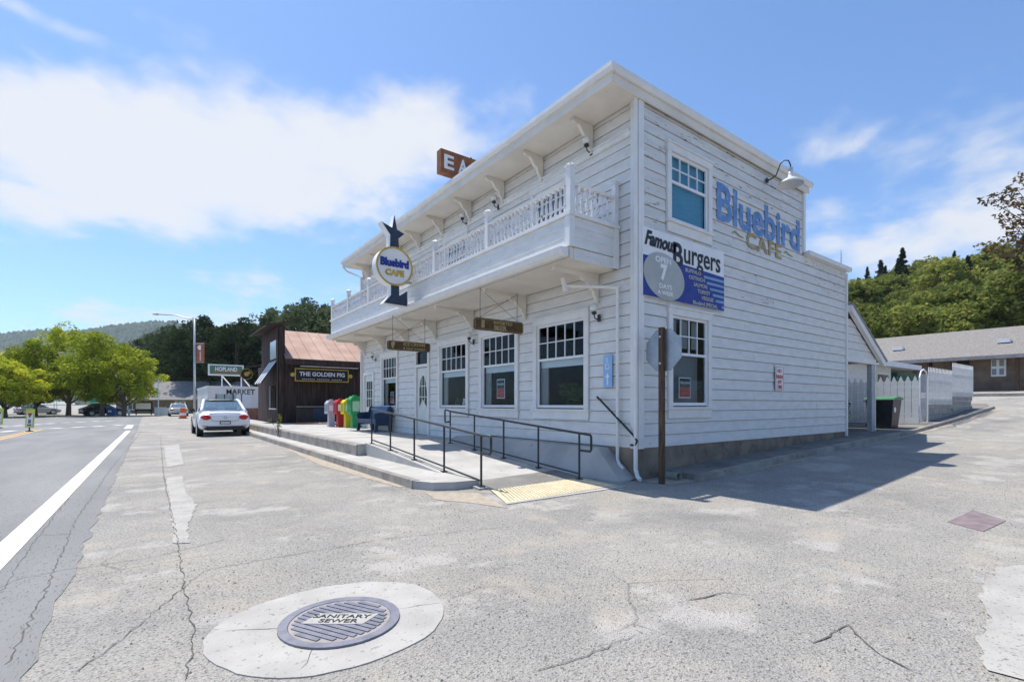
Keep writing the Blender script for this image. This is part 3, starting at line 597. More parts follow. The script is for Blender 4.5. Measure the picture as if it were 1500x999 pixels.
# downspouts
def spout(pts, r=.038): m = MB(); m.tube(pts, r, 8); m.build('downspout', TRIM, cafe)
spout([(X-.075, Y-.0, 6.75), (X-.075, Y, .22), (X-.09, Y-.05, .10), (X-.12, Y-.14, .05)]); spout([(X-.07, 6.06, 3.5), (X-.07, 6.06, .36), (X-.09, 5.99, .26), (X-.10, 5.89, .20)], .032)
spout([(6.35, 6.9, 3.60), (6.8, 6.25, 3.52), (X-.07, 6.06, 3.48)], .03); spout([(6.36, 6.88, 3.5), (6.33, 6.92, 3.75)], .05); spout([(6.15, YE-.02, 6.75), (6.3, YE-.02, 6.6), (X-.07, YE-.02, 6.45), (X-.07, YE-.02, .5)])
# gable of the porch: rake board, beam, post, recessed wall
m = MB(); m.prism([(XL+.02, 4.02), (XL+.02, 4.20), (18.95, 2.70), (18.85, 2.54)], 'y', Y-.14, Y-.03); m.build('rake_board', TRIM, cafe)
m = MB(); m.prism([(XL+.02, 4.201), (XL+.02, 4.27), (19.0, 2.75), (18.96, 2.70)], 'y', Y-.16, 9.5); m.build('porch_roof', pmat('roof_tar', (.2, .2, .2)), cafe)
part('porch_beam', TRIM, (XL+.03, 18.45, Y-.02, Y+.14, 2.60, 2.76)); part('porch_post', pmat('grey_post', (.30, .31, .33), (.40, .41, .43), 5, .7), (18.12, 18.40, Y+.0, Y+.13, .42, 2.59)); part('post_trim', TRIM, (18.401, 18.44, Y-.01, Y+.14, .42, 2.6))
part('porch_wall', WHITE, (XL+.03, 20.0, 8.6, 8.7, .3, 3.1)); part('porch_window', pmat('violet_glass', (.10, .09, .28), (.16, .14, .40), 3, .2), (17.2, 18.3, 8.56, 8.598, 1.45, 2.3))
part('porch_ceiling', CREAM, (XL+.03, 18.4, Y+.15, 8.59, 2.78, 2.84))
# painted lettering on the side wall
o = text('Bluebird', (11.31, Y-.0035, 5.56), 1., '-y', BLUEF, cafe, 'painted_lettering', .026, 3.75, 0, .004, height=.80)
text('CAFE', (11.42, Y-.0035, 5.0), .4, '-y', GOLDF, cafe, 'painted_lettering', .009, 1.62, 0, .004, height=.36, spacing=1.1)
for a, b in ((10.02, 10.48), (12.35, 12.8)):
    m = MB(); m.prism([(a, 5.0), (a+.12, 5.045), (a+.25, 5.0), (b, 4.985), (b, 5.01), (a+.28, 5.035), (a+.12, 5.085), (a, 5.03)], 'y', Y-.0055, Y-.0015); m.build('painted_flourish', GOLDF, cafe)

# ------------------------------------------------------------------ signs
def plate(name, mat, x0, x1, z0, z1, y, parent, t=.02): m = MB(); m.box(x0, x1, y-t, y, z0, z1); return m.build(name, mat, parent)
fb = thing('burger_sign', 'white and blue burger menu sign board on the side wall', 'sign', (8.3, Y-.03, 3.28))
plate('board', WHITEP, 6.99, 9.60, 3.28, 4.50, Y-.03, fb, .03)
m = MB(); m.prism([(7.93, 4.02), (9.595, 3.98), (9.595, 3.285), (7.0, 3.285), (7.0, 4.0)], 'y', Y-.066, Y-.061); m.build('blue_panel', BLUEP, fb)
m = MB(); m.prism([(7.60+.60*math.cos(a), 3.69+.42*math.sin(a)-.05*math.cos(a)) for a in np.linspace(0, 2*math.pi, 40, endpoint=False)], 'y', Y-.076, Y-.067); m.build('oval_panel', pmat('oval_grey', (.36, .37, .36), (.43, .44, .43), 3, .5), fb)
text('Famous', (7.50, Y-.068, 4.31), .3, '-y', BLKP, fb, 'lettering', .012, .92, .35, .006, height=.27, tilt=-.02)
text('B', (8.02, Y-.068, 4.17), .5, '-y', BLKP, fb, 'lettering', .012, .30, 0, .006, height=.44); text('urgers', (8.83, Y-.068, 4.12), .4, '-y', BLKP, fb, 'lettering', .004, 1.25, 0, .006, height=.40)
text('OPEN', (7.55, Y-.080, 3.98), .14, '-y', WHITEP, fb, 'lettering', .004, .46, 0, .005); text('7', (7.57, Y-.080, 3.76), .36, '-y', WHITEP, fb, 'lettering', .02, .2, 0, .005, height=.3)
text('DAYS', (7.62, Y-.080, 3.51), .12, '-y', WHITEP, fb, 'lettering', .003, .38, 0, .005); text('A WEEK', (7.62, Y-.080, 3.39), .1, '-y', WHITEP, fb, 'lettering', .003, .48, 0, .005)
PALEGOLD = pmat('menu_lettering', (.42, .40, .36), (.5, .48, .42), 9, .6)
for i, (t_, xx, wd) in enumerate((('BUFFALO', 8.50, .52), ('OSTRICH', 8.62, .54), ('SALMON', 8.74, .46), ('TURKEY', 8.86, .44), ('YEGGIE'.replace('Y', 'V'), 8.98, .42), ('Bluebird SPECIAL', 8.92, .86))):
    text(t_, (xx, Y-.071, 3.925-i*.117), .1, '-y', PALEGOLD, fb, 'lettering', .002, wd, 0, .004, height=.075)
for i in range(6): plate('pale_stripe', pmat('stripe_blue', (.16, .30, .48), (.2, .35, .52), 5, .5), 8.86+i*.105+(.12 if i == 5 else 0), 9.594, 3.86-i*.107, 3.91-i*.107, Y-.0665, fb, .004)
npk = thing('no_parking_sign', 'small white no parking sign with red lettering on the side wall', 'sign', (12.05, Y-.03, 1.67))
plate('panel', WHITEP, 11.86, 12.26, 1.68, 2.27, Y-.03, npk, .006); 
for b in ((11.88, 12.24, 2.235, 2.245), (11.88, 12.24, 1.70, 1.71), (11.88, 11.89, 1.71, 2.235), (12.23, 12.24, 1.71, 2.235)): m = MB(); m.box(b[0], b[1], Y-.040, Y-.0365, b[2], b[3]); m.build('border', REDP, npk)
for t_, zz_, wd in (('NO', 2.15, .2), ('PARKING', 2.01, .32), ('ANY', 1.89, .22), ('TIME', 1.77, .24)): text(t_, (12.06, Y-.038, zz_), .12, '-y', REDP, npk, 'lettering', .003, wd, 0, .003, height=.09)
acc = thing('access_sign', 'light blue wheelchair access sign with arrow on the front wall', 'sign', (X-.03, 6.33, 1.68))
m = MB(); m.box(X-.036, X-.03, 6.22, 6.44, 1.68, 2.28); m.build('panel', pmat('access_blue', (.22, .42, .72), (.28, .48, .76), 4, .5), acc)
m = MB(); m.lathe([(.062, -.002), (.062, .002), (.045, .002), (.045, -.002), (.062, -.002)], (X-.039, 6.335, 2.07), 20, 'x'); m.box(X-.041, X-.037, 6.33, 6.355, 2.08, 2.19); m.lathe([(.018, -.002), (.018, .002)], (X-.039, 6.345, 2.215), 10, 'x'); m.box(X-.041, X-.037, 6.28, 6.34, 2.085, 2.105); m.build('wheelchair_symbol', WHITEP, acc)
m = MB(); m.box(X-.041, X-.037, 6.315, 6.345, 1.72, 1.86); m.prism([(6.33, 1.95), (6.28, 1.86), (6.38, 1.86)], 'x', X-.041, X-.037); m.build('arrow', WHITEP, acc)
# round projecting sign with star and arrow
bs = thing('round_cafe_sign', 'round white cafe sign with dark star above and arrow below, jutting from the balcony', 'sign', (5.14, 12.2, 3.9))
yS, xS, zS = 12.2, 5.14, 4.93
m = MB(); m.lathe([(.50, -.14), (.50, .14)], (xS, yS, zS), 40, 'y'); m.build('drum', WHITEP, bs, False)
m = MB(); m.lathe([(.46, -.145), (.505, -.145), (.505, -.16), (.46, -.16), (.46, -.145)], (xS, yS, zS), 40, 'y'); m.build('gold_rim', GOLD, bs)
text('Bluebird', (xS, yS-.15, zS+.09), .2, '-y', BLUEP, bs, 'lettering', .012, .78, 0, .02, height=.22); text('CAFE', (xS, yS-.15, zS-.17), .2, '-y', GOLD, bs, 'lettering', .01, .52, 0, .02, height=.17)
DB = pmat('dark_blue_tin', (.015, .03, .06), (.03, .05, .09), 20, .5)
def extr(poly, name, mat, y0, y1, par): m = MB(); m.prism(poly, 'y', y0, y1); return m.build(name, mat, par)
star = [(xS-.13, zS+.46), (xS-.12, zS+.80), (xS-.36, zS+1.10), (xS-.06, zS+1.0), (xS+.0, zS+1.36), (xS+.08, zS+.98), (xS+.30, zS+.90), (xS+.12, zS+.74), (xS+.14, zS+.46)]
extr(star, 'star', WHITEP, yS-.12, yS+.12, bs); extr([(xS+(a-xS)*.93, zS+.9+(b-zS-.9)*.95) for a, b in star], 'star_face', DB, yS-.125, yS-.121, bs)
arr = [(xS-.10, zS-.48), (xS-.10, zS-.75), (xS-.30, zS-.98), (xS+.38, zS-1.0), (xS+.38, zS-.58), (xS+.14, zS-.74), (xS+.14, zS-.48)]
extr(arr, 'arrow', WHITEP, yS-.12, yS+.12, bs); extr([(xS+.03+(a-xS-.03)*.93, zS-.76+(b-zS+.76)*.95) for a, b in arr], 'arrow_face', DB, yS-.125, yS-.121, bs)
m = MB(); m.box(xS+.4, XB, yS-.03, yS+.03, zS-.1, zS-.04); m.box(xS+.3, XB, yS-.03, yS+.03, zS-.36, zS-.30); m.build('mount', GREY, bs)
# EAT sign on the roof
es = thing('eat_sign', 'rusty brown roof sign with big white letters above the eave', 'sign', (6.8, 11.1, 6.97))
m = MB(); m.box(5.92, 7.25, 11.0, 11.22, 7.22, 7.80); m.build('box', RUSTS, es)
for i, ch in enumerate('EAT'): text(ch, (6.15+i*.41, 10.995, 7.50), .5, '-y', WHITEP, es, 'lettering', .012, .28, 0, .02, height=.36)
m = MB(); m.box(6.6, 6.66, 11.06, 11.14, 6.9, 7.22); m.box(7.1, 7.16, 11.06, 11.14, 6.9, 7.22); m.lathe([(.05, 7.80), (.05, 7.84), (.02, 7.88)], (6.85, 11.1, 0), 8); m.build('stand', BLACKM, es)
# hanging wooden signs
def hang(y, x0, x1, z0, z1, label, lines, pict):
    t = thing('hanging_sign', label, 'sign', ((x0+x1)/2, y, z0), 'hanging signs under the balcony'); c = .05
    poly = [(x0, z0+c), (x0+c*.4, z0+c*.4), (x0+c, z0), (x1-c, z0), (x1-c*.4, z0+c*.4), (x1, z0+c), (x1, z1-c), (x1-c*.4, z1-c*.4), (x1-c, z1), (x0+c, z1), (x0+c*.4, z1-c*.4), (x0, z1-c)]
    m = MB(); m.prism(poly, 'y', y-.02, y+.02); m.build('board', SIGNB, t)
    for b in ((x0+.04, x1-.04, z1-.03, z1-.022), (x0+.04, x1-.04, z0+.022, z0+.03), (x0+.02, x0+.028, z0+.04, z1-.04), (x1-.028, x1-.02, z0+.04, z1-.04)): m = MB(); m.box(b[0], b[1], y-.024, y-.0201, b[2], b[3]); m.build('gold_border', GOLDF, t)
    for (s_, xx, zz_, wd, hh) in lines: text(s_, (xx, y-.023, zz_), .1, '-y', GOLDF, t, 'lettering', .003, wd, 0, .005, height=hh)
    m = MB(); m.prism([(x0+.1+pict[k][0], z0+.05+pict[k][1]) for k in range(len(pict))], 'y', y-.024, y-.0201); m.build('picture', GOLDF, t)
    for a in (x0+.16, x1-.16): m = MB(); m.tube([(a, y, z1), (a, y, 3.83)], .006, 5); m.build('rod', BLACKM, t)
    m = MB(); m.tube([(x0+.16, y, z1+.02), (x1-.16, y, 3.8)], .004, 4); m.build('wire', BLACKM, t); m = MB(); m.tube([(x1-.16, y, z1+.02), (x0+.16, y, 3.8)], .004, 4); m.build('wire', BLACKM, t)
cone = [(.03, 0), (.07, 0), (.12, .14), (.10, .17), (.06, .18), (.0, .15)]
hang(8.75, 5.48, 6.78, 2.93, 3.19, 'dark brown hanging sign with BEER lettering, the nearer of the two under the balcony', [('IMPORTED', 6.22, 3.115, .5, .07), ('BEER', 6.15, 3.01, .34, .1)], [(.08, 0), (.16, 0), (.16, .16), (.08, .16)])
hang(12.9, 5.28, 6.58, 2.86, 3.12, 'dark brown hanging sign with ICE CREAM lettering, farther along the balcony', [('ICE CREAM', 6.08, 3.045, .66, .09), ('& MILK SHAKES', 6.08, 2.93, .68, .06)], cone)
# closed notices in windows
def notice(lbl, axis, a, b, z0, z1, off):
    t = thing('closed_notice', lbl, 'notice', (X+off, a, z0) if axis == 'x' else (a, Y+off, z0), 'closed notices in the windows')
    def bx(q0, q1, r0, r1, d): m = MB(); (m.box(X+off-d, X+off-d+.004, q0, q1, r0, r1) if axis == 'x' else m.box(q0, q1, Y+off-d, Y+off-d+.004, r0, r1)); return m
    bx(a, b, z0, z1, 0).build('card', WHITEP, t); zm = z0+(z1-z0)*.52; e = .02
    bx(a+e, b-e, zm, z1-e, .005).build('black_field', BLKP, t); bx(a+e, b-e, z0+e, zm-.002, .005).build('red_field', REDP, t)
    c = (a+b)/2; P = (lambda z: (X+off-.007, c, z)) if axis == 'x' else (lambda z: (c, Y+off-.007, z)); fc = '-x' if axis == 'x' else '-y'; wd = (b-a)*.8
    text("Sorry we're", P((zm+z1-e)/2), .08, fc, WHITEP, t, 'lettering', .001, wd, .2, .002); text('CLOSED', P((z0+e+zm)/2), .1, fc, pmat('notice_red_light', (.6, .12, .1), None, 5, .5), t, 'lettering', .002, wd, 0, .002)
notice('red, white and black closed notice in the front window with the orange lamp', 'x', 9.78, 10.12, 1.50, 1.98, .07)
notice('red, white and black closed notice in the side window behind the post', 'y', 8.22, 8.60, 1.48, 1.88, .06)
notice('red, white and black closed notice in the front window above the blue bench', 'x', 16.55, 16.85, 1.40, 1.80, .07)

# ------------------------------------------------------------------ lamps
GLOBE = pmat('lamp_globe', (.62, .60, .56), (.7, .68, .64), 4, .25)
def sconce(y, z, label):
    t = thing('wall_lamp', label, 'lamp', (X-.03, y, z-.16), 'globe lamps on the front wall')
    m = MB(); m.box(X-.045, X-.028, y-.035, y+.035, z-.17, z-.03); m.build('back_plate', BLACKM, t)
    m = MB(); m.tube([(X-.045, y, z-.10), (X-.10, y, z-.13), (X-.16, y, z-.10), (X-.17, y, z-.04)], .012, 6); m.build('arm', BLACKM, t)
    m = MB(); m.lathe([(.02, -.05), (.05, -.03), (.05, 0), (.03, .01)], (X-.17, y, z), 12); m.build('holder', BLACKM, t)
    m = MB(); m.lathe([(.03, .012), (.065, .03), (.082, .07), (.082, .10), (.06, .14), (.02, .16)], (X-.17, y, z), 14); m.build('globe', GLOBE, t, True)
sconce(6.55, 3.10, 'globe wall lamp by the balcony corner above the access sign'); sconce(11.05, 3.10, 'globe wall lamp behind the nearer hanging sign'); sconce(18.0, 3.15, 'globe wall lamp beside the far front door')
sconce(6.75, 6.35, 'globe wall lamp under the eave near the building corner'); sconce(11.4, 6.35, 'globe wall lamp upstairs right of the round sign, the farther of two'); sconce(9.9, 6.3, 'globe wall lamp upstairs between the eave brackets mid facade')
gl = thing('gooseneck_lamp', 'white enamel barn lamp on a curved gooseneck arm high on the side wall', 'lamp', (11.45, Y-.03, 6.4))
m = MB(); m.lathe([(.06, -.02), (.06, 0)], (11.45, Y-.03, 6.50), 12, 'y'); m.build('wall_plate', BLACKM, gl)
arcp = [(11.45, Y-.03, 6.5), (11.47, Y-.12, 6.51), (11.50, Y-.22, 6.57), (11.51, Y-.26, 6.68), (11.52, Y-.30, 6.80), (11.54, Y-.38, 6.86), (11.56, Y-.46, 6.83), (11.57, Y-.50, 6.72), (11.57, Y-.50, 6.62)]
m = MB(); m.tube(arcp, .014, 7); m.build('arm', BLACKM, gl, True)
m = MB(); m.lathe([(.04, 0), (.045, -.10), (.06, -.16), (.12, -.20), (.24, -.27), (.27, -.33), (.262, -.33), (.235, -.275), (.1, -.21), (.02, -.19)], (11.57, Y-.50, 6.60), 24); m.build('shade', pmat('enamel', (.70, .71, .70), (.62, .62, .6), 3, .3), gl, True)
m = MB(); m.lathe([(.05, .05), (.05, -.01)], (11.57, Y-.50, 6.60), 10); m.build('cap', GREY, gl)

# ------------------------------------------------------------------ railings, post
def railing(label, pts, posts_, loop):
    t = thing('handrail', label, 'handrail', tuple(posts_[0][0]), 'black ramp handrails')
    m = MB(); m.tube(pts, .021, 8); m.build('top_rail', BLACKM, t, True)
    m = MB(); m.tube([(a[0], a[1], a[2]+.09) for a, b in posts_], .016, 6); m.build('bottom_rail', BLACKM, t)
    for a, b in posts_: m = MB(); m.tube([a, b], .019, 8); m.box(a[0]-.05, a[0]+.05, a[1]-.05, a[1]+.05, a[2]-.002, a[2]+.01); m.build('post', BLACKM, t)
    return t
op = [((4.30, yy, z), (4.30, yy, z+.82)) for yy, z in ((11.45, .42), (10.32, .34), (9.11, .245), (7.87, .145), (6.64, .04))]
a, b = op[0][1], op[-1][1]; railing('black pipe handrail on the street side of the ramp', [a, op[1][1], op[2][1], op[3][1], b, (4.30, 6.38, .86), (4.30, 6.36, .83), (4.30, 6.36, .62), (4.30, 6.38, .58), (4.30, 6.62, .58)], op, 1)
ip = [((6.1, yy, z), (6.1, yy, z+.80)) for yy, z in ((10.85, .38), (9.71, .30), (8.54, .215), (7.38, .13), (6.25, .05))]
a, b = ip[0][1], ip[-1][1]; railing('black pipe handrail between the ramp and the cafe front', [(6.1, 10.88, .92), (6.1, 11.1, .90), (6.1, 11.12, .93), (6.1, 11.12, 1.19), (6.1, 11.1, 1.22), a, ip[1][1], ip[2][1], ip[3][1], b, (6.1, 5.98, .83), (6.1, 5.96, .80), (6.1, 5.96, .58), (6.1, 5.98, .55), (6.1, 6.23, .55)], ip, 1)
t = thing('handrail', 'short black grab rail fixed to the wall at the building corner', 'handrail', (X-.1, 6.1, .64)); 
m = MB(); m.tube([(X-.09, 6.55, 1.50), (X-.09, 6.48, 1.45), (X-.09, 5.66, .80), (X-.09, 5.60, .72), (X-.09, 5.63, .64), (X-.09, 5.74, .64)], .021, 8); m.build('rail', BLACKM, t, True)
for yy, zz_ in ((6.5, 1.47), (6.0, 1.07)): m = MB(); m.tube([(X-.09, yy, zz_), (X-.03, yy, zz_-.02)], .012, 6); m.build('rail_bracket', BLACKM, t)
st = thing('stop_sign', 'back of an octagonal metal sign on a weathered wooden post at the corner', 'sign', (6.99, 5.2, 0))
m = MB(); m.box(6.965, 7.045, 5.15, 5.23, -.2, 2.66); m.build('post', POSTW, st)
cxs, czs, rr_ = 6.99, 2.28, .385; th_ = R(38)
m = MB(); oc = [(rr_*math.cos(R(22.5+45*k)), rr_*math.sin(R(22.5+45*k))) for k in range(8)]
vs = [(7.046, 5.19+a, czs+b) for a, b in oc]; vs2 = [(7.052, y_, z_) for x_, y_, z_ in vs]
m.add(vs+vs2, [tuple(range(8))[::-1], tuple(range(8, 16))]+[(i, (i+1) % 8, 8+(i+1) % 8, 8+i) for i in range(8)]); m.build('panel', pmat('sign_back', (.26, .28, .31), (.36, .38, .41), 4, .4, metal=.75), st)
for zz_ in (2.5, 2.05): m = MB(); m.lathe([(.02, -.02), (.02, 0)], (6.965, 5.19, zz_), 8, 'x'); m.build('bolt', GREY, st)

dp = thing('drain_pipe', 'short stub of drain pipe poking out at the foot of the side wall', 'pipe', (7.45, 5.42, 0))
m = MB(); m.lathe([(.075, -.2), (.075, .12), (.062, .12), (.062, -.18), (.001, -.18)], (7.5, 5.32, .085), 16, 'y'); m.v = [(a, 5.32-(b-5.32), c) for a, b, c in m.v]; m.build('pipe', pmat('pipe_clay', (.22, .24, .20), (.30, .30, .26), 8, .8), dp)
m = MB(); m.lathe([(.085, -.13), (.085, -.09), (.076, -.09), (.076, -.13), (.085, -.13)], (7.5, 5.32, .085), 16, 'y'); m.build('collar', MATS['pipe_clay'], dp)
# ------------------------------------------------------------------ bench, news racks
bn = thing('bench', 'dark blue wooden bench with scrolled arms against the cafe front', 'bench', (6.55, 17.1, SWZ))
yb0, yb1 = 16.25, 18.05
prof = [(6.20, SWZ), (6.30, SWZ), (6.34, .62), (6.70, .62), (6.74, SWZ), (6.84, SWZ), (6.86, 1.22), (6.78, 1.30), (6.68, 1.24), (6.64, 1.08), (6.32, 1.06), (6.22, 1.04), (6.17, .96), (6.20, .88), (6.24, .80)]
for a in (yb0, yb1-.08): m = MB(); m.prism(prof, 'y', a, a+.08); m.build('end_panel', NAVY, bn)
for k in range(4): m = MB(); m.box(6.22+k*.115, 6.325+k*.115, yb0+.081, yb1-.081, .80, .83); m.build('seat_slat', pmat('bench_blue', (.03, .09, .20), (.05, .13, .26), 5, .5), bn)
m = MB(); m.prism([(6.66, .84), (6.70, .84), (6.80, 1.26), (6.76, 1.28)], 'y', yb0+.081, yb1-.081); m.build('backrest', MATS['bench_blue'], bn)
m = MB(); m.box(6.23, 6.26, yb0+.081, yb1-.081, .68, .80); m.build('apron', NAVY, bn)
def rack(x, y, col, col2, label, h=1.2):
    t = thing('news_rack', label, 'newspaper rack', (x, y, SWZ), 'newspaper racks by the far cafe corner'); mm = pmat('rack_'+col2, col, tuple(min(1, c*1.15) for c in col), 6, .45)
    m = MB(); m.prism([(y-.21, SWZ), (y+.21, SWZ), (y+.19, SWZ+.05), (y+.12, SWZ+.12), (y+.11, SWZ+.55), (y-.11, SWZ+.55), (y-.12, SWZ+.12), (y-.19, SWZ+.05)], 'x', x-.12, x+.12); m.build('pedestal', mm, t)
    m = MB(); m.prism([(x-.22, SWZ+.551), (x+.2, SWZ+.551), (x+.2, SWZ+h), (x-.12, SWZ+h), (x-.22, SWZ+h-.12)], 'y', y-.22, y+.22); m.build('cabinet', mm, t)
    m = MB(); m.box(x-.235, x-.221, y-.17, y+.17, SWZ+.65, SWZ+h-.16); m.build('window', GLASS, t); m = MB(); m.box(x-.15, x+.14, y-.229, y-.2205, SWZ+.68, SWZ+h-.2); m.build('side_card', WHITEP if col2 != 'green' else pmat('green_card', (.25, .6, .3), (.6, .75, .6), 25, .5), t)
    m = MB(); m.box(x-.05, x+.05, y-.1, y+.1, SWZ+h, SWZ+h+.05); m.build('coin_box', mm, t)
rack(6.70, 19.75, (.02, .30, .09), 'green', 'green newspaper rack nearest the cafe', 1.28); rack(6.62, 20.35, (.62, .52, .02), 'yellow', 'yellow newspaper rack between the red and green ones', 1.15); rack(6.50, 20.95, (.42, .02, .03), 'red', 'red newspaper rack beside the grey one', 1.15); rack(6.32, 21.6, (.42, .43, .47), 'grey', 'grey and white newspaper rack farthest from the cafe', 1.12)

# ------------------------------------------------------------------ car
def car(loc, paint, label, soft_top=True, group=None):
    """local axes: x across, y forward (length), rear at y=0"""
    t = thing('car', label, 'car', loc, group); LX, LY, LZ = loc
    Wd, Ln = .92, 4.4
    st_ = [(0., .86, .36, .80, .78), (.06, .90, .27, .88, .84), (.3, .915, .22, .96, .90), (.75, .92, .20, 1.0, .92), (1.6, .92, .19, .97, .93), (2.8, .92, .19, .95, .93), (3.5, .91, .20, .90, .90), (4.1, .86, .24, .78, .82), (4.38, .70, .34, .62, .66)]
    vs = []; k = 10
    for (y, hw, zb, zt, sh) in st_:                      # half-section: floor, sill, flank, shoulder, deck
        half = [(0, zb), (hw*.8, zb), (hw*.97, zb+.10), (hw, zb+.28), (hw*.985, zb+(zt-zb)*.72), (hw*sh, zt-.03), (hw*sh*.8, zt), (0, zt+.02)]
        sec = half+[(-a, b) for a, b in half[-2:0:-1]]
        vs += [(LX+a, LY+y, LZ+b) for a, b in sec]
    k = len(vs)//len(st_); fs = [(i*k+j, i*k+(j+1) % k, (i+1)*k+(j+1) % k, (i+1)*k+j) for i in range(len(st_)-1) for j in range(k)]+[tuple(range(k))[::-1], tuple(range((len(st_)-1)*k, len(st_)*k))]
    m = MB(); m.add(vs, fs); body = m.build('body', paint, t, True)
    md = body.modifiers.new('s', 'SUBSURF'); md.levels = md.render_levels = 2
    # greenhouse: pillars and roof as a frame, glass inside
    g = [(.62, .74, .98), (1.35, .62, 1.40), (2.15, .60, 1.42), (3.05, .72, .96)]
    def ringp(s_, dz=0): return [(LX-g[s_][1], LY+g[s_][0], LZ+g[s_][2]+dz), (LX+g[s_][1], LY+g[s_][0], LZ+g[s_][2]+dz)]
    m = MB(); q = ringp(0)+ringp(1); m.add(q, [(0, 1, 3, 2)]); m.build('rear_window', CARGLASS, t)
    m = MB(); q = ringp(2)+ringp(3); m.add(q, [(0, 1, 3, 2)]); m.build('windscreen', CARGLASS, t)
    for s_ in (-1, 1):
        m = MB(); m.add([(LX+s_*.74, LY+.62, LZ+.97), (LX+s_*.62, LY+1.35, LZ+1.39), (LX+s_*.60, LY+2.15, LZ+1.41), (LX+s_*.72, LY+3.05, LZ+.95), (LX+s_*.80, LY+1.8, LZ+.95)], [(0, 1, 2, 3, 4)]); m.build('side_window', CARGLASS, t)
        m = MB(); m.tube([(LX+s_*.80, LY+.42, LZ+.92), (LX+s_*.74, LY+.72, LZ+1.06), (LX+s_*.64, LY+1.28, LZ+1.38), (LX+s_*.60, LY+1.5, LZ+1.42)], .06, 8); m.build('rear_pillar', paint, t, True)
        m = MB(); m.tube([(LX+s_*.60, LY+2.1, LZ+1.42), (LX+s_*.72, LY+3.05, LZ+.95)], .035, 6); m.build('front_pillar', paint, t, True)
        m = MB(); m.prism([(LX+s_*.84, .0), (LX+s_*1.02, .02), (LX+s_*1.03, .12), (LX+s_*.88, .14)], 'y', LY+2.55, LY+2.70)
        m.v = [(a, b, c+LZ+.93) for a, b, c in m.v]; m.build('wing_mirror', BLKP, t)
        # lights
        m = MB(); m.lathe([(.001, -.02), (.5, -.01), (.5, .03), (.001, .05)], (0, 0, 0), 18, 'y'); m.v = [(LX+s_*.66+a*.36*(1 if s_*a > 0 else .95), LY-.015+abs(a)*.16*(1 if s_*a > 0 else .1)+b, LZ+.74+c*.19) for a, b, c in m.v]; m.build('tail_light', TAIL, t, True)
        m = MB(); m.box(LX+s_*.68-.09, LX+s_*.68+.09, LY-.0, LY+.06, LZ+.405, LZ+.425); m.build('reflector', TAIL, t)
        for yy in (.78, 3.45):
            cx_ = LX+s_*.80; m = MB(); m.lathe([(.22, -.11), (.30, -.10), (.32, -.06), (.32, .06), (.30, .10), (.22, .11)], (cx_, LY+yy, LZ+.32), 24, 'x'); wh = m.build('wheel', RUBBER, t, True)
            m = MB(); m.lathe([(.001, .0), (.21, .0), (.225, .02), (.21, .03), (.001, .015)], (0, 0, 0), 20, 'x'); m.v = [(cx_+s_*(.095+a), LY+yy+b, LZ+.32+c) for a, b, c in m.v]; m.build('rim', RIM, wh)
            m = MB(); m.lathe([(.37, -.02), (.37, .02), (.335, .02), (.335, -.02), (.37, -.02)], (LX+s_*.905, LY+yy, LZ+.32), 24, 'x'); m.build('arch_lip', BLKP, t)
    m = MB(); rf = [(1.28, .60, 1.385), (1.5, .60, 1.44), (1.8, .58, 1.455), (2.15, .58, 1.43)]
    vs = []
    for a, b, c in rf: vs += [(LX-b-.04, LY+a, LZ+c-.03), (LX-b*.5, LY+a, LZ+c+.012), (LX+b*.5, LY+a, LZ+c+.012), (LX+b+.04, LY+a, LZ+c-.03)]
    m.add(vs, [(i*4+j, i*4+j+1, i*4+j+5, i*4+j+4) for i in range(3) for j in range(3)]); rfo = m.build('roof', BLKP if soft_top else paint, t, True); md = rfo.modifiers.new('t', 'SOLIDIFY'); md.thickness = .03
    m = MB(); m.prism([(LX-.62, LZ+.24), (LX+.62, LZ+.24), (LX+.74, LZ+.33), (LX+.60, LZ+.40), (LX-.60, LZ+.40), (LX-.74, LZ+.33)], 'y', LY-.025, LY+.1); m.build('lower_bumper', BLKP, t)
    m = MB(); m.box(LX-.19, LX+.19, LY-.012, LY+.05, LZ+.47, LZ+.60); pf = m.build('plate_frame', BLKP, t); m = MB(); m.box(LX-.16, LX+.16, LY-.018, LY-.0121, LZ+.485, LZ+.575); m.build('number_plate', pmat('plate_grey', (.5, .52, .56), (.62, .63, .66), 30, .4), pf)
    m = MB(); m.tube([(LX-.52, LY+.012, LZ+.80), (LX-.46, LY-.006, LZ+.62), (LX-.40, LY-.012, LZ+.60), (LX+.40, LY-.012, LZ+.60), (LX+.46, LY-.006, LZ+.62), (LX+.52, LY+.012, LZ+.80)], .005, 5); m.build('boot_seam', BLKP, t)
    m = MB(); m.lathe([(.052, -.01), (.058, -.01), (.058, .0), (.052, 0), (.052, -.01)], (LX, LY-.004, LZ+.735), 20, 'y')
    for p_, q_ in (((-.035, .04), (0, -.02)), ((.035, .04), (0, -.02)), ((-.045, .0), (-.02, -.045)), ((.045, 0), (.02, -.045))): m.tube([(LX+p_[0], LY-.012, LZ+.735+p_[1]), (LX+q_[0], LY-.012, LZ+.735+q_[1])], .006, 5)
    m.build('badge', GREY, t)
    m = MB(); m.prism([(LX-.55, LZ+.955), (LX+.55, LZ+.955), (LX+.50, LZ+.985), (LX-.50, LZ+.985)], 'y', LY+.10, LY+.16); m.build('boot_lip', paint, t)
    for s_ in (-.36, .36): m = MB(); m.box(LX+s_-.22, LX+s_+.22, LY+1.35, LY+1.45, LZ+.7, LZ+1.12); m.build('seat', pmat('seat_grey', (.25, .25, .26)), t)
    return t
cr_ = car((2.62, 23.9, 0), CARW, 'white convertible coupe with black roof parked at the kerb'); cr_.scale = (1.06, 1.06, 1.09)
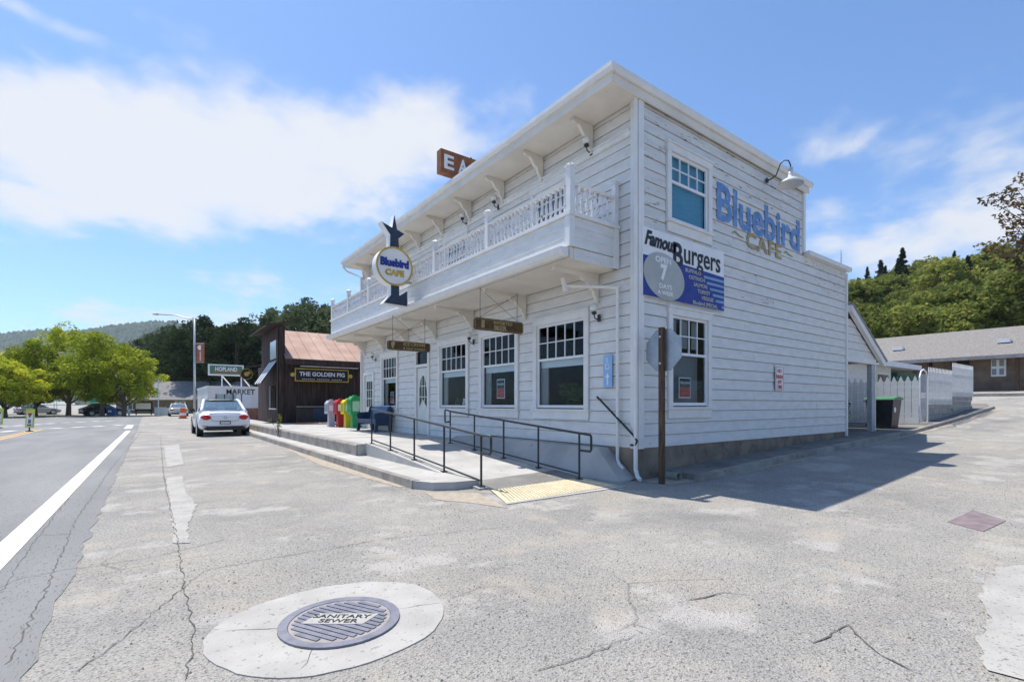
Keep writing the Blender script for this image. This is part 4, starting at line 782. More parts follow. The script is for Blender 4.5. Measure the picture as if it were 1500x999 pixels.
p_ = atd(262, 600, 55); car((p_.x, p_.y, 0), pmat('car_pale', (.5, .55, .5), None, 2, .25), 'pale car parked far down the street beside the orange barrel', False)

# ------------------------------------------------------------------ foliage
def leaves(name, clumps, per, size, mat, seed=0, aspect=.6):
    """clumps: (centre, radii); a leaf is one bent quad"""
    rg = np.random.default_rng(seed); V = []
    for (c, r) in clumps:
        d = rg.normal(size=(per, 3)); d /= np.linalg.norm(d, axis=1)[:, None]; rad = rg.uniform(.35, 1.0, (per, 1))**.6
        p = np.array(c)+d*rad*np.array(r); a = rg.normal(size=(per, 3)); a[:, 2] *= .6; a /= np.linalg.norm(a, axis=1)[:, None]
        b = np.cross(a, rg.normal(size=(per, 3))); b /= np.linalg.norm(b, axis=1)[:, None]; s_ = size*rg.uniform(.6, 1.3, (per, 1))
        a = a*s_; b = b*s_*aspect
        V.append(np.stack([p-a, p-b*.8+a*.1, p+a, p+b*.8+a*.1], 1).reshape(-1, 3))
    V = np.concatenate(V); n = len(V)//4; me = bpy.data.meshes.new(name); me.vertices.add(n*4); me.vertices.foreach_set('co', V.astype(np.float32).ravel())
    me.loops.add(n*4); me.loops.foreach_set('vertex_index', np.arange(n*4, dtype=np.int32)); me.polygons.add(n); me.polygons.foreach_set('loop_start', np.arange(0, n*4, 4, dtype=np.int32)); me.polygons.foreach_set('loop_total', np.full(n, 4, np.int32))
    me.update(calc_edges=True); me.materials.append(mat); return me
def broadleaf(seed, h, rad, trunk_h, leaf, mat, nclump=70, per=130, spread=1.):
    rr = random.Random(seed); cl = []
    for i in range(nclump):
        a = rr.uniform(0, 6.283); u = rr.uniform(-1, 1); k = rr.uniform(.45, 1)**.5; q = math.sqrt(1-u*u)
        prof_ = 1.0 if u < .2 else 1-.35*(u-.2)
        c = (rad*k*q*math.cos(a)*prof_*rr.uniform(.7, 1.2), rad*k*q*math.sin(a)*prof_*rr.uniform(.7, 1.2), trunk_h+(h-trunk_h)*(.5+.47*u*k)); r = rad*rr.uniform(.14, .32)
        cl.append((c, (r, r, r*.8)))
    me = leaves('crown', cl, per, leaf, mat, seed)
    m = MB(); m.tube([(0, 0, -.3), (.05, 0, trunk_h*.6), (0, .08, trunk_h), (.1, 0, trunk_h+(h-trunk_h)*.4)], h*.028, 8, h*.014)
    for i in range(9):
        c = cl[i*nclump//9][0]; m.tube([(0, .04, trunk_h*rr.uniform(.7, 1.1)), (c[0]*.5, c[1]*.5, trunk_h+(c[2]-trunk_h)*.6), c], h*.012, 5, h*.003)
    tm_ = m.mesh('trunk'); tm_.materials.append(BARK); return me, tm_
def conifer(seed, h, rad, mat):
    rr = random.Random(seed); cl = []
    n = 60
    for i in range(n):
        t_ = i/n; z = h*(.12+.86*t_); r = rad*(1-t_)**.8*rr.uniform(.6, 1.1); a = rr.uniform(0, 6.283)
        cl.append(((r*.55*math.cos(a), r*.55*math.sin(a), z-.1*r), (r*.6+.12, r*.6+.12, h*.02+.12)))
    me = leaves('crown', cl, 70, h*.022, mat, seed, .35); m = MB(); m.tube([(0, 0, -.5), (0, 0, h*.5), (0, 0, h*1.0)], h*.018, 7, .02); tm_ = m.mesh('trunk'); tm_.materials.append(BARK); return me, tm_
def tree(kind, mesh_pair, loc, sc, rot, label, group=None):
    t = bpy.data.objects.new(kind, None); COL.objects.link(t); t.location = loc; t.scale = (sc if isinstance(sc, tuple) else (sc, sc, sc)); t.rotation_euler = (0, 0, rot); tag(t, label, 'tree', group)
    for nm, me in (('crown', mesh_pair[0]), ('trunk', mesh_pair[1])): o = bpy.data.objects.new(nm, me); COL.objects.link(o); o.parent = t
    return t
LSYC = leafmat('leaf_sycamore', (.24, .31, .03), (.50, .52, .06), .5); LOAK = leafmat('leaf_oak', (.045, .07, .032), (.12, .15, .07), .25); LHILL = leafmat('leaf_hill', (.13, .17, .035), (.32, .33, .09), .4); LCON = leafmat('leaf_conifer', (.018, .035, .016), (.045, .065, .028), .15); LRUST = leafmat('leaf_copper', (.05, .045, .035), (.17, .105, .04), .3)
SY = [broadleaf(10+i, 10, 4.4, 1.5, .15, LSYC, 75, 190) for i in range(2)]
OK_ = [broadleaf(20+i, 16, 6.6, 4, .26, LOAK, 95, 150) for i in range(2)]
HB = [broadleaf(30+i, 9, 4.6, 1.2, .30, LHILL, 60, 90) for i in range(3)]
CO = [conifer(40+i, 17, 3.4, LCON) for i in range(2)]
rt = random.Random(11)
for i, (px, top, d, sc) in enumerate(((8, 527, 50, .85), (52, 500, 56, .95), (100, 478, 60, 1.12), (150, 486, 56, 1.05), (182, 508, 57, .9), (-40, 515, 48, .9), (28, 512, 66, 1.0))):
    p = atd(px, 592, d); hgt = (592-top)/F*d+H; tree('plane_tree', SY[i % 2], (p.x, p.y, 0), (sc*.95, sc*.95, hgt/10), rt.uniform(0, 6.28),
        'yellow-green street tree, %s of the row on the left' % ['second from the left edge', 'third from the left edge', 'tallest', 'broad one right of the tallest', 'rightmost', 'leftmost, mostly out of frame', 'small one standing behind'][i], 'yellow-green street trees')
for i, (px, top, d) in enumerate(((222, 490, 95), (262, 478, 88), (300, 462, 80), (345, 466, 78), (398, 452, 85), (436, 437, 82), (478, 446, 86), (520, 470, 90), (325, 480, 100))):
    p = atd(px, 592, d); hgt = (592-top)/F*d+H; tree('oak_tree', OK_[i % 2], (p.x, p.y, 0), (hgt/16*.95, hgt/16*.95, hgt/16), rt.uniform(0, 6.28), ['dark oak left of the street lamp, behind the grey house roof', 'dark oak just left of the street lamp pole', 'dark oak just right of the street lamp, behind the banner', 'dark oak behind the town name sign', 'dark oak behind the left end of the pub roof', 'tallest dark oak rising above the pub roof', 'dark oak above the pub roof beside the cafe balcony', 'dark oak mostly hidden behind the cafe', 'dark oak farthest back between lamp and pub'][i], 'dark oaks behind the buildings')
# right-hand hillside
def hz(x, y): return 3.0+max(0, x-58)*.245+1.5*math.sin(x*.05+y*.03)
hs = struct(sheet('hillside', list(np.linspace(56, 330, 40)), list(np.linspace(-140, 220, 30)), hz, pmat('scrub', (.06, .075, .03), (.12, .12, .055), .4, .95)))
k = 0
for row, d in enumerate((60, 72, 86, 100, 115, 131, 148)):
    for px in np.arange(1185, 1620, 46-row*3.2):
        pxx = px+rt.uniform(-14, 14); p = atd(pxx, 592, d*rt.uniform(.96, 1.04))
        if p.x < 60: continue
        sc = rt.uniform(.75, 1.15); tree('hill_tree', HB[k % 3], (p.x, p.y, hz(p.x, p.y)-.4), (sc, sc, sc*rt.uniform(.8, 1.1)), rt.uniform(0, 6.28), 'bushy green tree on the wooded hillside at the right', 'trees covering the wooded hillside'); k += 1
for i, (px, top, d, lab) in enumerate(((1322, 362, 120, 'tall dark conifer on the hillside crest, left of the two big ones'), (1418, 374, 88, 'large dark conifer on the hillside above the brown building'), (1290, 380, 135, 'thin conifer on the crest left of the tall dark one'), (1352, 385, 130, 'small conifer on the crest between the two big ones'), (1455, 392, 120, 'conifer right of the largest one on the hillside'))):
    p = atd(px, 592, d); zb = hz(p.x, p.y)-1; ht = (592-top)/F*d+H-zb; tree('conifer_tree', CO[i % 2], (p.x, p.y, zb), (ht/17*1.1, ht/17*1.1, ht/17), i, lab, 'conifers on the hillside')
for i in range(16):
    px = 1250+i*17+rt.uniform(-6, 6); d = rt.choice((100, 118, 135, 148)); p = atd(px, 592, d); zb = hz(p.x, p.y)-1; ht = rt.uniform(8, 13)
    tree('conifer_tree', CO[i % 2], (p.x, p.y, zb), (ht/17*.9, ht/17*.9, ht/17), i, 'smaller conifer among the bushy trees of the wooded hillside', 'small conifers on the hillside')
p = atd(1232, 592, 132); zb = hz(p.x, p.y); m = MB(); m.tube([(p.x, p.y, zb), (p.x, p.y, (592-366)/F*132+H)], .25, 6, .05); tr_ = m.build('dead_tree', BARK, None); tag(tr_, 'bare dead tree spire standing above the roof step at the right', 'tree')
for k_ in range(7): m = MB(); z_ = zb+((592-366)/F*132+H-zb)*(.5+.07*k_); a_ = k_*2.1; m.tube([(p.x, p.y, z_), (p.x+1.3*math.cos(a_)*(1-k_*.09), p.y+1.3*math.sin(a_)*(1-k_*.09), z_+.5)], .06, 4, .02); m.build('branch', BARK, tr_)
# far ridge
HILLM = pmat('far_forest', (.02, .042, .02), (.05, .075, .032), .02, .95, third=((.11, .11, .055), .008, .6, .08))
rg = []; NPX = 70
for i in range(NPX):
    px = -700+i*28; ry = float(np.interp(px, [-700, -200, 0, 60, 90, 160, 235, 285, 400, 700, 1300], [520, 500, 487, 482, 487, 476, 468, 475, 490, 520, 540]))
    rg.append((px, ry))
NX_, NR = 520, 90
pxs = np.linspace(-450, 800, NX_); rys = np.interp(pxs, [a for a, b in rg], [b for a, b in rg]); tt = np.linspace(0, 1, NR)
rays = np.array([ray(a, 592) for a in pxs]); dd = 700+800*tt
PXY = rays[None, :, :2]*dd[:, None, None]
bas = (592-rys)/F*1500
gul = 14*np.sin(np.arange(NX_)*.21)[None]*np.sin(tt*7)[:, None]*(1-tt[:, None])+9*np.sin(np.arange(NX_)*.083+2)[None]*np.sin(tt*13+1)[:, None]*(1-tt[:, None])
ZZ = -2+(bas[None]+2)*(tt[:, None]**1.15)+gul+RNG.uniform(-1, 1, (NR, NX_))*4.5*(tt[:, None] > 0)
m = MB(); m.v = [(PXY[a, b, 0], PXY[a, b, 1], ZZ[a, b]) for a in range(NR) for b in range(NX_)]
m.f = [(a*NX_+b, a*NX_+b+1, (a+1)*NX_+b+1, (a+1)*NX_+b) for a in range(NR-1) for b in range(NX_-1)]
struct(m.build('hills', HILLM, None, False, (0, 0, 0)))
# copper-leaved branch at top right
ctw = thing('copper_tree', 'copper-leaved tree reaching in at the right edge', 'tree', (18.7, 1.0, gz(18.7)))
trk = MB(); trk.tube([(18.7, 1.0, 0), (18.6, 1.1, 2.2), (18.3, 1.5, 4.2), (18.2, 1.6, 6.5)], .16, 8, .06)
cls = []; rr = random.Random(5)
for (px, py) in ((1448, 293), (1462, 290), (1476, 285), (1488, 275), (1496, 258), (1470, 300), (1486, 296), (1498, 300), (1470, 318), (1478, 330), (1484, 342), (1490, 330), (1500, 320), (1442, 362), (1455, 366), (1468, 370), (1480, 376), (1490, 372), (1500, 380), (1476, 350), (1492, 356), (1488, 390), (1502, 392), (1510, 300), (1515, 340), (1515, 380), (1520, 260), (1530, 300), (1535, 350), (1550, 280), (1545, 320), (1560, 240), (1580, 280), (1570, 340), (1600, 300), (1590, 220), (1620, 250)):
    c = atd(px, py, 12+rr.uniform(-.8, .8)); cls.append((tuple(c), (.20, .20, .14)))
    st0 = Vector((18.3, 1.5, 4.3+rr.uniform(-.6, .8))); mid = st0.lerp(c, .5)+Vector((0, 0, .2)); trk.tube([st0, mid, tuple(c)], .03, 5, .004)
trk.build('trunk', BARK, ctw); lm = leaves('crown', cls, 30, .06, LRUST, 9, .55); lm.transform(Matrix.Translation((-18.7, -1.0, -gz(18.7)))); o = bpy.data.objects.new('crown', lm); COL.objects.link(o); o.parent = ctw

# ------------------------------------------------------------------ barn-wood pub next door
PX, PY = 5.35, 27.2
pg = thing('pub_building', 'dark barn-wood pub with false front and rusty metal roof', 'building', (PX, PY, 0))
part('wall', WOODD, (PX+.03, 14, PY+.03, PY+6.0, 0, 3.55), parent=pg); part('front_wall', WOODD, (PX+.03, PX+.3, PY+.03, PY+4.6, 0, 5.4), parent=pg)
rr = random.Random(2); x = PX
while x < 10.5: wd_ = rr.uniform(.18, .26); m = MB(); m.box(x, x+wd_-.012, PY-rr.uniform(0, .015), PY+.028, SWZ-.1, 3.55); m.build('plank', WOODD, pg); x += wd_
y = PY
while y < PY+4.6:
    wd_ = rr.uniform(.18, .26); yy0, yy1 = y, min(y+wd_-.012, PY+4.6)
    for q in subtract((yy0, yy1, SWZ-.1, 5.35), [(PY+.5, PY+2.2, 1.15, 2.35), (PY+.6, PY+2.1, 3.75, 4.7)]): m = MB(); m.box(PX-rr.uniform(0, .015), PX+.028, *q); m.build('plank', WOODD, pg)
    y += wd_
part('lower_window', GLASS, (PX-.0, PX+.01, PY+.5, PY+2.2, 1.15, 2.35), parent=pg)
for k in range(4): part('glazing_bar', WHITEP if k == 3 else BROWNW, (PX-.02, PX-.001, PY+.5+k*.55, PY+.55+k*.55, 1.15, 2.35), parent=pg)
part('window_sill', CREAM, (PX-.06, PX-.0, PY+.45, PY+2.25, 1.08, 1.149), parent=pg); part('upper_window', pmat('pale_pane', (.45, .55, .6), (.6, .68, .72), 3, .15), (PX-.02, PX+.01, PY+.6, PY+2.1, 3.75, 4.7), parent=pg)
m = MB(); m.prism([(PX-.65, 5.25), (PX-.65, 5.32), (PX+.4, 5.62), (PX+.4, 5.55)], 'y', PY-.3, PY+4.8); m.build('false_front_roof', WOODD, pg)
part('corner_post', WOODD, (PX-.05, PX+.2, PY-.06, PY-.016, 0, 5.35), (PX-.06, PX-.017, PY-.06, PY+.15, 0, 5.35), parent=pg)
m = MB(); m.prism([(PY-.45, 3.62), (PY-.45, 3.69), (PY+3.0, 5.55), (PY+6.4, 3.7), (PY+3.0, 5.48)], 'x', PX+.25, 14); m.build('roof', RUST, pg)
for k in range(14): xx = PX+.3+k*.6; m = MB(); m.prism([(PY-.45, 3.69), (PY-.45, 3.72), (PY+3.0, 5.58), (PY+3.0, 5.551)], 'x', xx, xx+.03); m.build('roof_seam', RUST, pg)
part('eave_board', WOODD, (PX+.26, 14, PY-.48, PY-.43, 3.38, 3.66), parent=pg); part('porch_post', WOODD, (7.6, 7.75, PY-.2, PY-.06, SWZ, 3.38), parent=pg); part('eave_lamp_tube', WHITEP, (6.3, 9.3, PY-.4, PY-.36, 3.30, 3.34), parent=pg)
# awning with stripes
for k in range(7): m = MB(); a_ = PY+.3+k*.32; m.prism([(PX-.02, 3.62), (PX-.02, 3.56), (PX-.72, 2.42), (PX-.75, 2.46)], 'y', a_, a_+.319); m.build('awning_stripe', WHITEP if k % 2 else BLKP, pg)
gs = thing('pub_sign', 'long black pub sign with gold frame and white lettering', 'sign', (7.2, PY-.35, 2.6)); PYK = PY; PY = PY-.3
a_, b_ = ony(432, 539, PY-.1), ony(511, 559, PY-.1); x0, x1, z1, z0 = a_.x, b_.x, a_.z, b_.z-.05
plate('frame', GOLD, x0, x1, z0, z1, PY-.06, gs, .03); plate('panel', BLKP, x0+.05, x1-.05, z0+.05, z1-.05, PY-.091, gs, .004)
text('THE GOLDEN PIG', ((x0+x1)/2, PY-.099, z0+(z1-z0)*.58), .3, '-y', WHITEP, gs, 'lettering', .008, (x1-x0)*.84, 0, .006, height=.22)
m = MB(); 
for k in range(22):
    xx = x0+.35+k*(x1-x0-.7)/22
    if k % 8 != 7: m.box(xx, xx+.06, PY-.098, PY-.0951, z0+.11, z0+.14)
m.build('small_print', WHITEP, gs)
for xx, s_ in ((x0, -1), (x1, 1)): m = MB(); m.lathe([(.05, -.04), (.11, -.02), (.11, .0), (.05, .02)], (xx+s_*.1, PY-.06, (z0+z1)/2), 10, 'y'); m.build('scroll', GOLD, gs)
PY = PYK
rs = thing('round_pub_sign', 'small round black sign with gold emblem jutting from the pub front', 'sign', (PX-.5, PY+4.6, 2.6)); c = ony(361, 548, PY+4.8)
m = MB(); m.lathe([(.34, -.03), (.34, .03)], (c.x, c.y, c.z), 24, 'y'); m.build('disc', BLKP, rs); m = MB(); m.lathe([(.29, -.035), (.32, -.035), (.32, -.03), (.29, -.03), (.29, -.035)], (c.x, c.y, c.z), 24, 'y'); m.lathe([(.001, -.036), (.13, -.034)], (c.x, c.y, c.z), 14, 'y'); m.lathe([(.001, -.036), (.09, -.034)], (c.x+.12, c.y, c.z+.08), 10, 'y'); m.build('emblem', GOLD, rs)
m = MB(); m.tube([(c.x, c.y, c.z+.4), (PX+.05, c.y, c.z+.55)], .02, 5); m.build('hanger', BLACKM, rs)
fz = thing('patio_fence', 'low black panel fence beside the pub', 'fence', (7, 25.6, SWZ))
for k in range(6): m = MB(); m.box(6.0+k*.75, 6.72+k*.75, 26.1, 26.13, SWZ+.08, 1.15); m.build('panel', NAVY if k % 2 else BLACKM, fz)
for k in range(7): m = MB(); m.box(5.96+k*.75, 5.995+k*.75, 26.08, 26.15, SWZ, 1.22); m.build('post', BLACKM, fz)
m = MB(); m.box(5.95, 10.5, 26.07, 26.16, 1.221, 1.25); m.build('cap_rail', GREY, fz)
gv = flat('gravel_bed', jag([(5.6, 24.6), (9.5, 23.2), (9.5, 26.0), (5.6, 26.0)], .06, .2, 8), .425, pmat('bark_mulch', (.16, .09, .06), (.30, .20, .15), 25, .95, .8, 60)); stuff(gv); gv['label'] = 'reddish bark mulch bed beside the sidewalk'
mm = MB(); rq = random.Random(4)
for k in range(900):
    x_, y_ = rq.uniform(5.7, 9.4), rq.uniform(24.5, 26.0); s_ = rq.uniform(.02, .05); mm.add([(x_-s_, y_, .425), (x_+s_, y_-s_, .43), (x_, y_+s_, .425), (x_, y_, .43+s_)], [(0, 1, 3), (1, 2, 3), (2, 0, 3)])
stuff(mm.build('mulch_chips', MATS['bark_mulch'], gv))

# ------------------------------------------------------------------ market, its roof sign, street lamp
YM = 42.; a_ = ony(304, 565, YM); b_ = ony(384, 567, YM); XM0, XM1, ZM = a_.x, b_.x+1.5, a_.z
mk = thing('market_building', 'low white market building beyond the pub', 'building', (XM0, YM, 0))
part('wall', WHITE, (XM0, XM1, YM, YM+9, 0, ZM-.12), parent=mk); part('parapet', TRIM, (XM0-.05, XM1, YM-.05, YM+9, ZM-.119, ZM), parent=mk); part('brick_base', pmat('brick_base', (.25, .10, .07), (.34, .15, .1), 6, .9), (XM0-.02, XM1, YM-.06, YM-.002, .2, 1.05), parent=mk)
part('shop_window', GLASS, (XM0+.5, XM0+2.2, YM-.02, YM-.003, 1.2, 2.1), parent=mk)
for k in range(4): part('mullion', BLACKM, (XM0+.5+k*.55, XM0+.56+k*.55, YM-.04, YM-.021, 1.2, 2.1), parent=mk)
cm = ony(353, 570.5, YM-.05); text('MARKET', (cm.x, YM-.03, cm.z-.18), .6, '-y', BLKP, mk, 'lettering', .006, 1.9, 0, .02, height=.38)
part('door_panel', pmat('market_door', (.68, .70, .72)), (cm.x-.3, cm.x+.7, YM-.03, YM-.004, .3, 2.4), parent=mk); part('blue_post', NAVY, (cm.x+1.35, cm.x+1.5, YM-.2, YM-.1, .3, 1.6), parent=mk)
hp = thing('roof_sign', 'green and white town name sign on posts above the market roof', 'sign', (XM0+2.5, YM+2, ZM)); s0, s1 = ony(305, 533, YM+1), ony(357, 551, YM+1)
m = MB(); m.box(s0.x, s1.x, YM+1, YM+1.2, s1.z, s0.z); m.build('frame', WHITEP, hp); m = MB(); m.box(s0.x+.1, s1.x-.1, YM+.985, YM+.999, s1.z+.1, s0.z-.1); m.build('panel', pmat('sign_green', (.06, .16, .08), (.10, .22, .12), 2, .5), hp)
m = MB(); m.box(s0.x+.3, s1.x-.3, YM+.975, YM+.984, s1.z+.15, s1.z+.45); m.build('rusty_band', pmat('sign_rust', (.25, .14, .07), (.15, .18, .09), 8, .7), hp)
text('HOPLAND', ((s0.x+s1.x)/2, YM+.97, s0.z-.35), .4, '-y', WHITEP, hp, 'lettering', .01, (s1.x-s0.x)*.62, 0, .02, height=.32)
for xx in (s0.x+.9, s0.x+2.2):
    m = MB(); m.tube([(xx, YM+1.1, ZM), (xx, YM+1.1, s1.z)], .05, 6); m.tube([(xx, YM+1.1, s1.z), (xx+.8, YM+2.2, ZM)], .04, 6); m.build('post', WHITEP, hp)
lp = atd(285, 592, 40); lt = thing('street_lamp', 'tall grey street lamp with long arm and orange banner', 'street lamp', (lp.x, lp.y, 0)); ztop = (592-467)/F*40+H
RV = Vector((CT, -ST, 0))
m = MB(); m.tube([(lp.x, lp.y, 0), (lp.x, lp.y, ztop)], .10, 10, .07); m.build('pole', GREY, lt, True)
e1 = lp-RV*1.6; e2 = lp-RV*3.0; e3 = lp-RV*3.4
m = MB(); m.tube([(lp.x, lp.y, ztop-.2), tuple((lp-RV*.6).xy)+(ztop+.05,), tuple(e1.xy)+(ztop+.30,), tuple(e2.xy)+(ztop+.36,)], .045, 7); m.build('arm', GREY, lt, True)
m = MB(); m.tube([tuple(e2.xy)+(ztop+.37,), tuple(e3.xy)+(ztop+.37,)], .09, 8, .05); m.build('lamp_head', GREY, lt)
bc = lp+RV*.5; zb0, zb1 = (592-531)/F*40+H, (592-503)/F*40+H
m = MB(); q = [lp+RV*.14, lp+RV*.80]; m.add([(q[0].x, q[0].y, zb0), (q[1].x, q[1].y, zb0), (q[1].x, q[1].y, zb1), (q[0].x, q[0].y, zb1)]+[(q[0].x, q[0].y+.02, zb0), (q[1].x, q[1].y+.02, zb0), (q[1].x, q[1].y+.02, zb1), (q[0].x, q[0].y+.02, zb1)], [(0, 1, 2, 3), (7, 6, 5, 4), (0, 4, 5, 1), (2, 6, 7, 3)]); bn_ = m.build('banner', pmat('banner_orange', (.32, .10, .05), (.38, .13, .06), 3, .7), lt)
m = MB(); c = lp+RV*.47; m.lathe([(.001, -.03), (.2, -.03), (.2, -.02)], (c.x, c.y, zb1-.35), 14, 'y'); m.build('emblem', WHITEP, bn_)
m = MB()
for k in range(6): m.box(c.x-.05, c.x+.05, c.y-.03, c.y-.02, zb1-.75-k*.13, zb1-.68-k*.13)
m.build('banner_print', WHITEP, bn_)
for zz_ in (zb0, zb1): m = MB(); m.tube([(lp.x, lp.y, zz_), (q[1].x, q[1].y, zz_)], .02, 5); m.build('banner_arm', GREY, lt)

# ------------------------------------------------------------------ far left bits
hp_ = atd(245, 592, 72); hx = hp_.x; hy = hp_.y
gh = thing('grey_house', 'low grey-roofed olive building far down the street', 'building', (hx, hy, 0)); u = RV; fwd = Vector((ST, CT, 0))
def orient(mbo, cx, cy):                                 # box coordinates given across / away from the camera, turned in plan
    mbo.v = [(cx+u.x*a+fwd.x*b, cy+u.y*a+fwd.y*b, c) for a, b, c in mbo.v]; return mbo
m = MB(); m.box(-7.5, 9, 0, 8, 0, 2.1); orient(m, hx, hy).build('wall', pmat('olive_wall', (.16, .14, .09), (.21, .19, .13), 2, .9), gh)
m = MB(); m.prism([(-.6, 2.0), (4, 4.9), (8.6, 2.0), (4, 4.7)], 'x', -8, 9.6); orient(m, hx, hy).build('roof', pmat('grey_roof', (.20, .19, .19), (.27, .26, .26), 3, .95), gh)
for a in (-5.8, 1.2, 4.6): m = MB(); m.box(a, a+1.5, -.06, -.01, .5, 1.8); w_ = orient(m, hx, hy).build('window', WHITEP, gh); m = MB(); m.box(a+.15, a+.7, -.08, -.061, .62, 1.68); m.box(a+.8, a+1.35, -.08, -.061, .62, 1.68); orient(m, hx, hy).build('pane', pmat('dim_pane', (.10, .11, .11), None, 3, .2), w_)
def small(name, px, d, label, cat, boxes):
    p = atd(px, 592, d); t = thing(name, label, cat, (p.x, p.y, 0))
    for nm, mt_, b in boxes: m = MB(); m.box(*b); orient(m, p.x, p.y).build(nm, mt_, t)
    return t
small('notice_board', 210, 62, 'dark framed notice board with white panel before the grey house', 'notice board', [('frame', BLKP, (-1.1, 1.1, 0, .12, .5, 1.65)), ('panel', WHITEP, (-.95, .95, -.03, -.005, .75, 1.5)), ('leg', BLKP, (-1., -.9, .02, .1, 0, .5)), ('leg', BLKP, (.9, 1., .02, .1, 0, .5))])
small('white_enclosure', 238, 60, 'low white enclosure wall before the grey house', 'wall', [('panel', WHITEP, (-1.0, 1.0, 0, .1, 0, .95)), ('cap', TRIM, (-1.03, 1.03, -.03, .13, .951, 1.0))])
small('recycling_bin', 161, 58, 'blue recycling bin under the street trees', 'bin', [('body', pmat('bin_blue', (.02, .12, .4)), (-.42, .42, 0, .5, .05, .85)), ('lid', MATS['bin_blue'], (-.46, .46, -.04, .54, .851, .93)), ('label', WHITEP, (-.2, .2, -.02, -.002, .4, .65))])
small('white_cabinet', 143, 60, 'pale utility cabinet under the street trees', 'cabinet', [('body', WHITEP, (-.5, .5, 0, .5, 0, 1.25)), ('top', GREY, (-.53, .53, -.03, .53, 1.251, 1.3))])
small('green_panel', 137, 66, 'green panel sign under the street trees', 'sign', [('panel', pmat('panel_green', (.02, .28, .16)), (-.5, .5, 0, .05, 1.6, 2.6)), ('post', GREY, (-.05, .05, .06, .12, 0, 2.6))])
t = small('hydrant', 189, 56, 'small white fire hydrant at the far roadside', 'hydrant', [('base', WHITEP, (-.14, .14, -.14, .14, 0, .08))]); p = WL[t.name]
m = MB(); m.lathe([(.10, .08), (.10, .5), (.13, .52), (.13, .56), (.09, .66), (.03, .72)], (p[0], p[1], 0), 10); m.build('barrel', WHITEP, t, True); m = MB(); m.lathe([(.05, -.2), (.05, .2)], (p[0], p[1], .4), 8, 'x'); m.build('outlet', WHITEP, t)
t = thing('traffic_barrel', 'orange traffic barrel behind the white car', 'traffic barrel', tuple(atd(268, 592, 47).xy)+(0,)); p = WL[t.name]
ORG = pmat('barrel_orange', (.75, .10, .02), (.8, .14, .03), 4, .5)
for k in range(4): m = MB(); r0 = .30-.02*k; m.lathe([(r0, .05+k*.24), (r0-.015, .05+k*.24+.235)], (p[0], p[1], 0), 14); m.build('band', WHITEP if k in (1,) else ORG, t)
m = MB(); m.lathe([(.38, 0), (.38, .05)], (p[0], p[1], 0), 14); m.build('base', RUBBER, t)
p = atd(232, 592, 58); m = MB(); m.tube([(p.x, p.y, 0), (p.x, p.y, 4.2)], .06, 8); fp = m.build('white_post', WHITEP, None); tag(fp, 'thin white post before the grey house', 'post'); m = MB(); m.box(p.x-.3, p.x+.3, p.y-.1, p.y+.1, 4.2, 4.3); m.build('cap', GREY, fp)
for i, (px, d, colr, lab) in enumerate(((118, 57, (.02, .02, .025), 'dark car parked under the street trees, left of the blue bin'), (22, 62, (.35, .36, .38), 'silver car in the shade of the leftmost street trees'))):
    p = atd(px, 592, d); cc = car((p.x, p.y, 0), pmat('car_paint_%d' % i, colr, None, 2, .25), lab, False); cc.rotation_euler = (0, 0, R(-70)) 
t = thing('canopy', 'pale fabric canopy on posts under the street trees', 'canopy', tuple(atd(64, 592, 60).xy)+(0,)); p = WL[t.name]
m = MB(); m.lathe([(1.9, 1.9), (1.0, 2.3), (.05, 2.5)], (p[0], p[1], 0), 8); m.build('fabric', CREAM, t)
for k in range(4): m = MB(); a_ = k*1.571+.78; m.tube([(p[0]+1.5*math.cos(a_), p[1]+1.5*math.sin(a_), 0), (p[0]+1.5*math.cos(a_), p[1]+1.5*math.sin(a_), 2.02)], .03, 6); m.build('pole', GREY, t)
LIME = pmat('lime_panel', (.50, .62, .03), (.56, .68, .05), 4, .5)
def instreet(px, py, label):
    b = onz(px, py); t = thing('crossing_sign', label, 'sign', tuple(b), 'in-street crossing signs')
    def P(x0, x1, z0, z1, dd, nm, mt_):
        m = MB(); m.box(x0, x1, dd, dd+.012, z0, z1); m.v = [(a+.07*(c-.2), y_, c) for a, y_, c in m.v]; return orient(m, b.x, b.y).build(nm, mt_, t)
    m = MB(); m.lathe([(.16, 0), (.14, .04), (.03, .05), (.03, .2)], (b.x, b.y, 0), 10); m.build('base', BLACKM, t)
    P(-.22, .22, .2, 1.12, 0, 'panel', LIME); P(-.15, .15, .28, .95, -.014, 'white_field', WHITEP); P(-.10, .10, .30, .36, -.02, 'print_line', BLKP)
    m = MB(); m.prism([(-.13, .92), (.13, .92), (0, .68)], 'y', -.022, -.016); m.v = [(a+.07*(c-.2), y_, c) for a, y_, c in m.v]; orient(m, b.x, b.y).build('red_triangle', REDP, t)
    P(-.05, .0, .40, .60, -.022, 'walker_symbol', BLKP); P(.02, .06, .42, .58, -.022, 'walker_symbol', BLKP)
instreet(43, 632, 'lime-yellow crossing sign standing on the road centre line'); instreet(-2, 627, 'lime-yellow crossing sign cut off by the left edge')
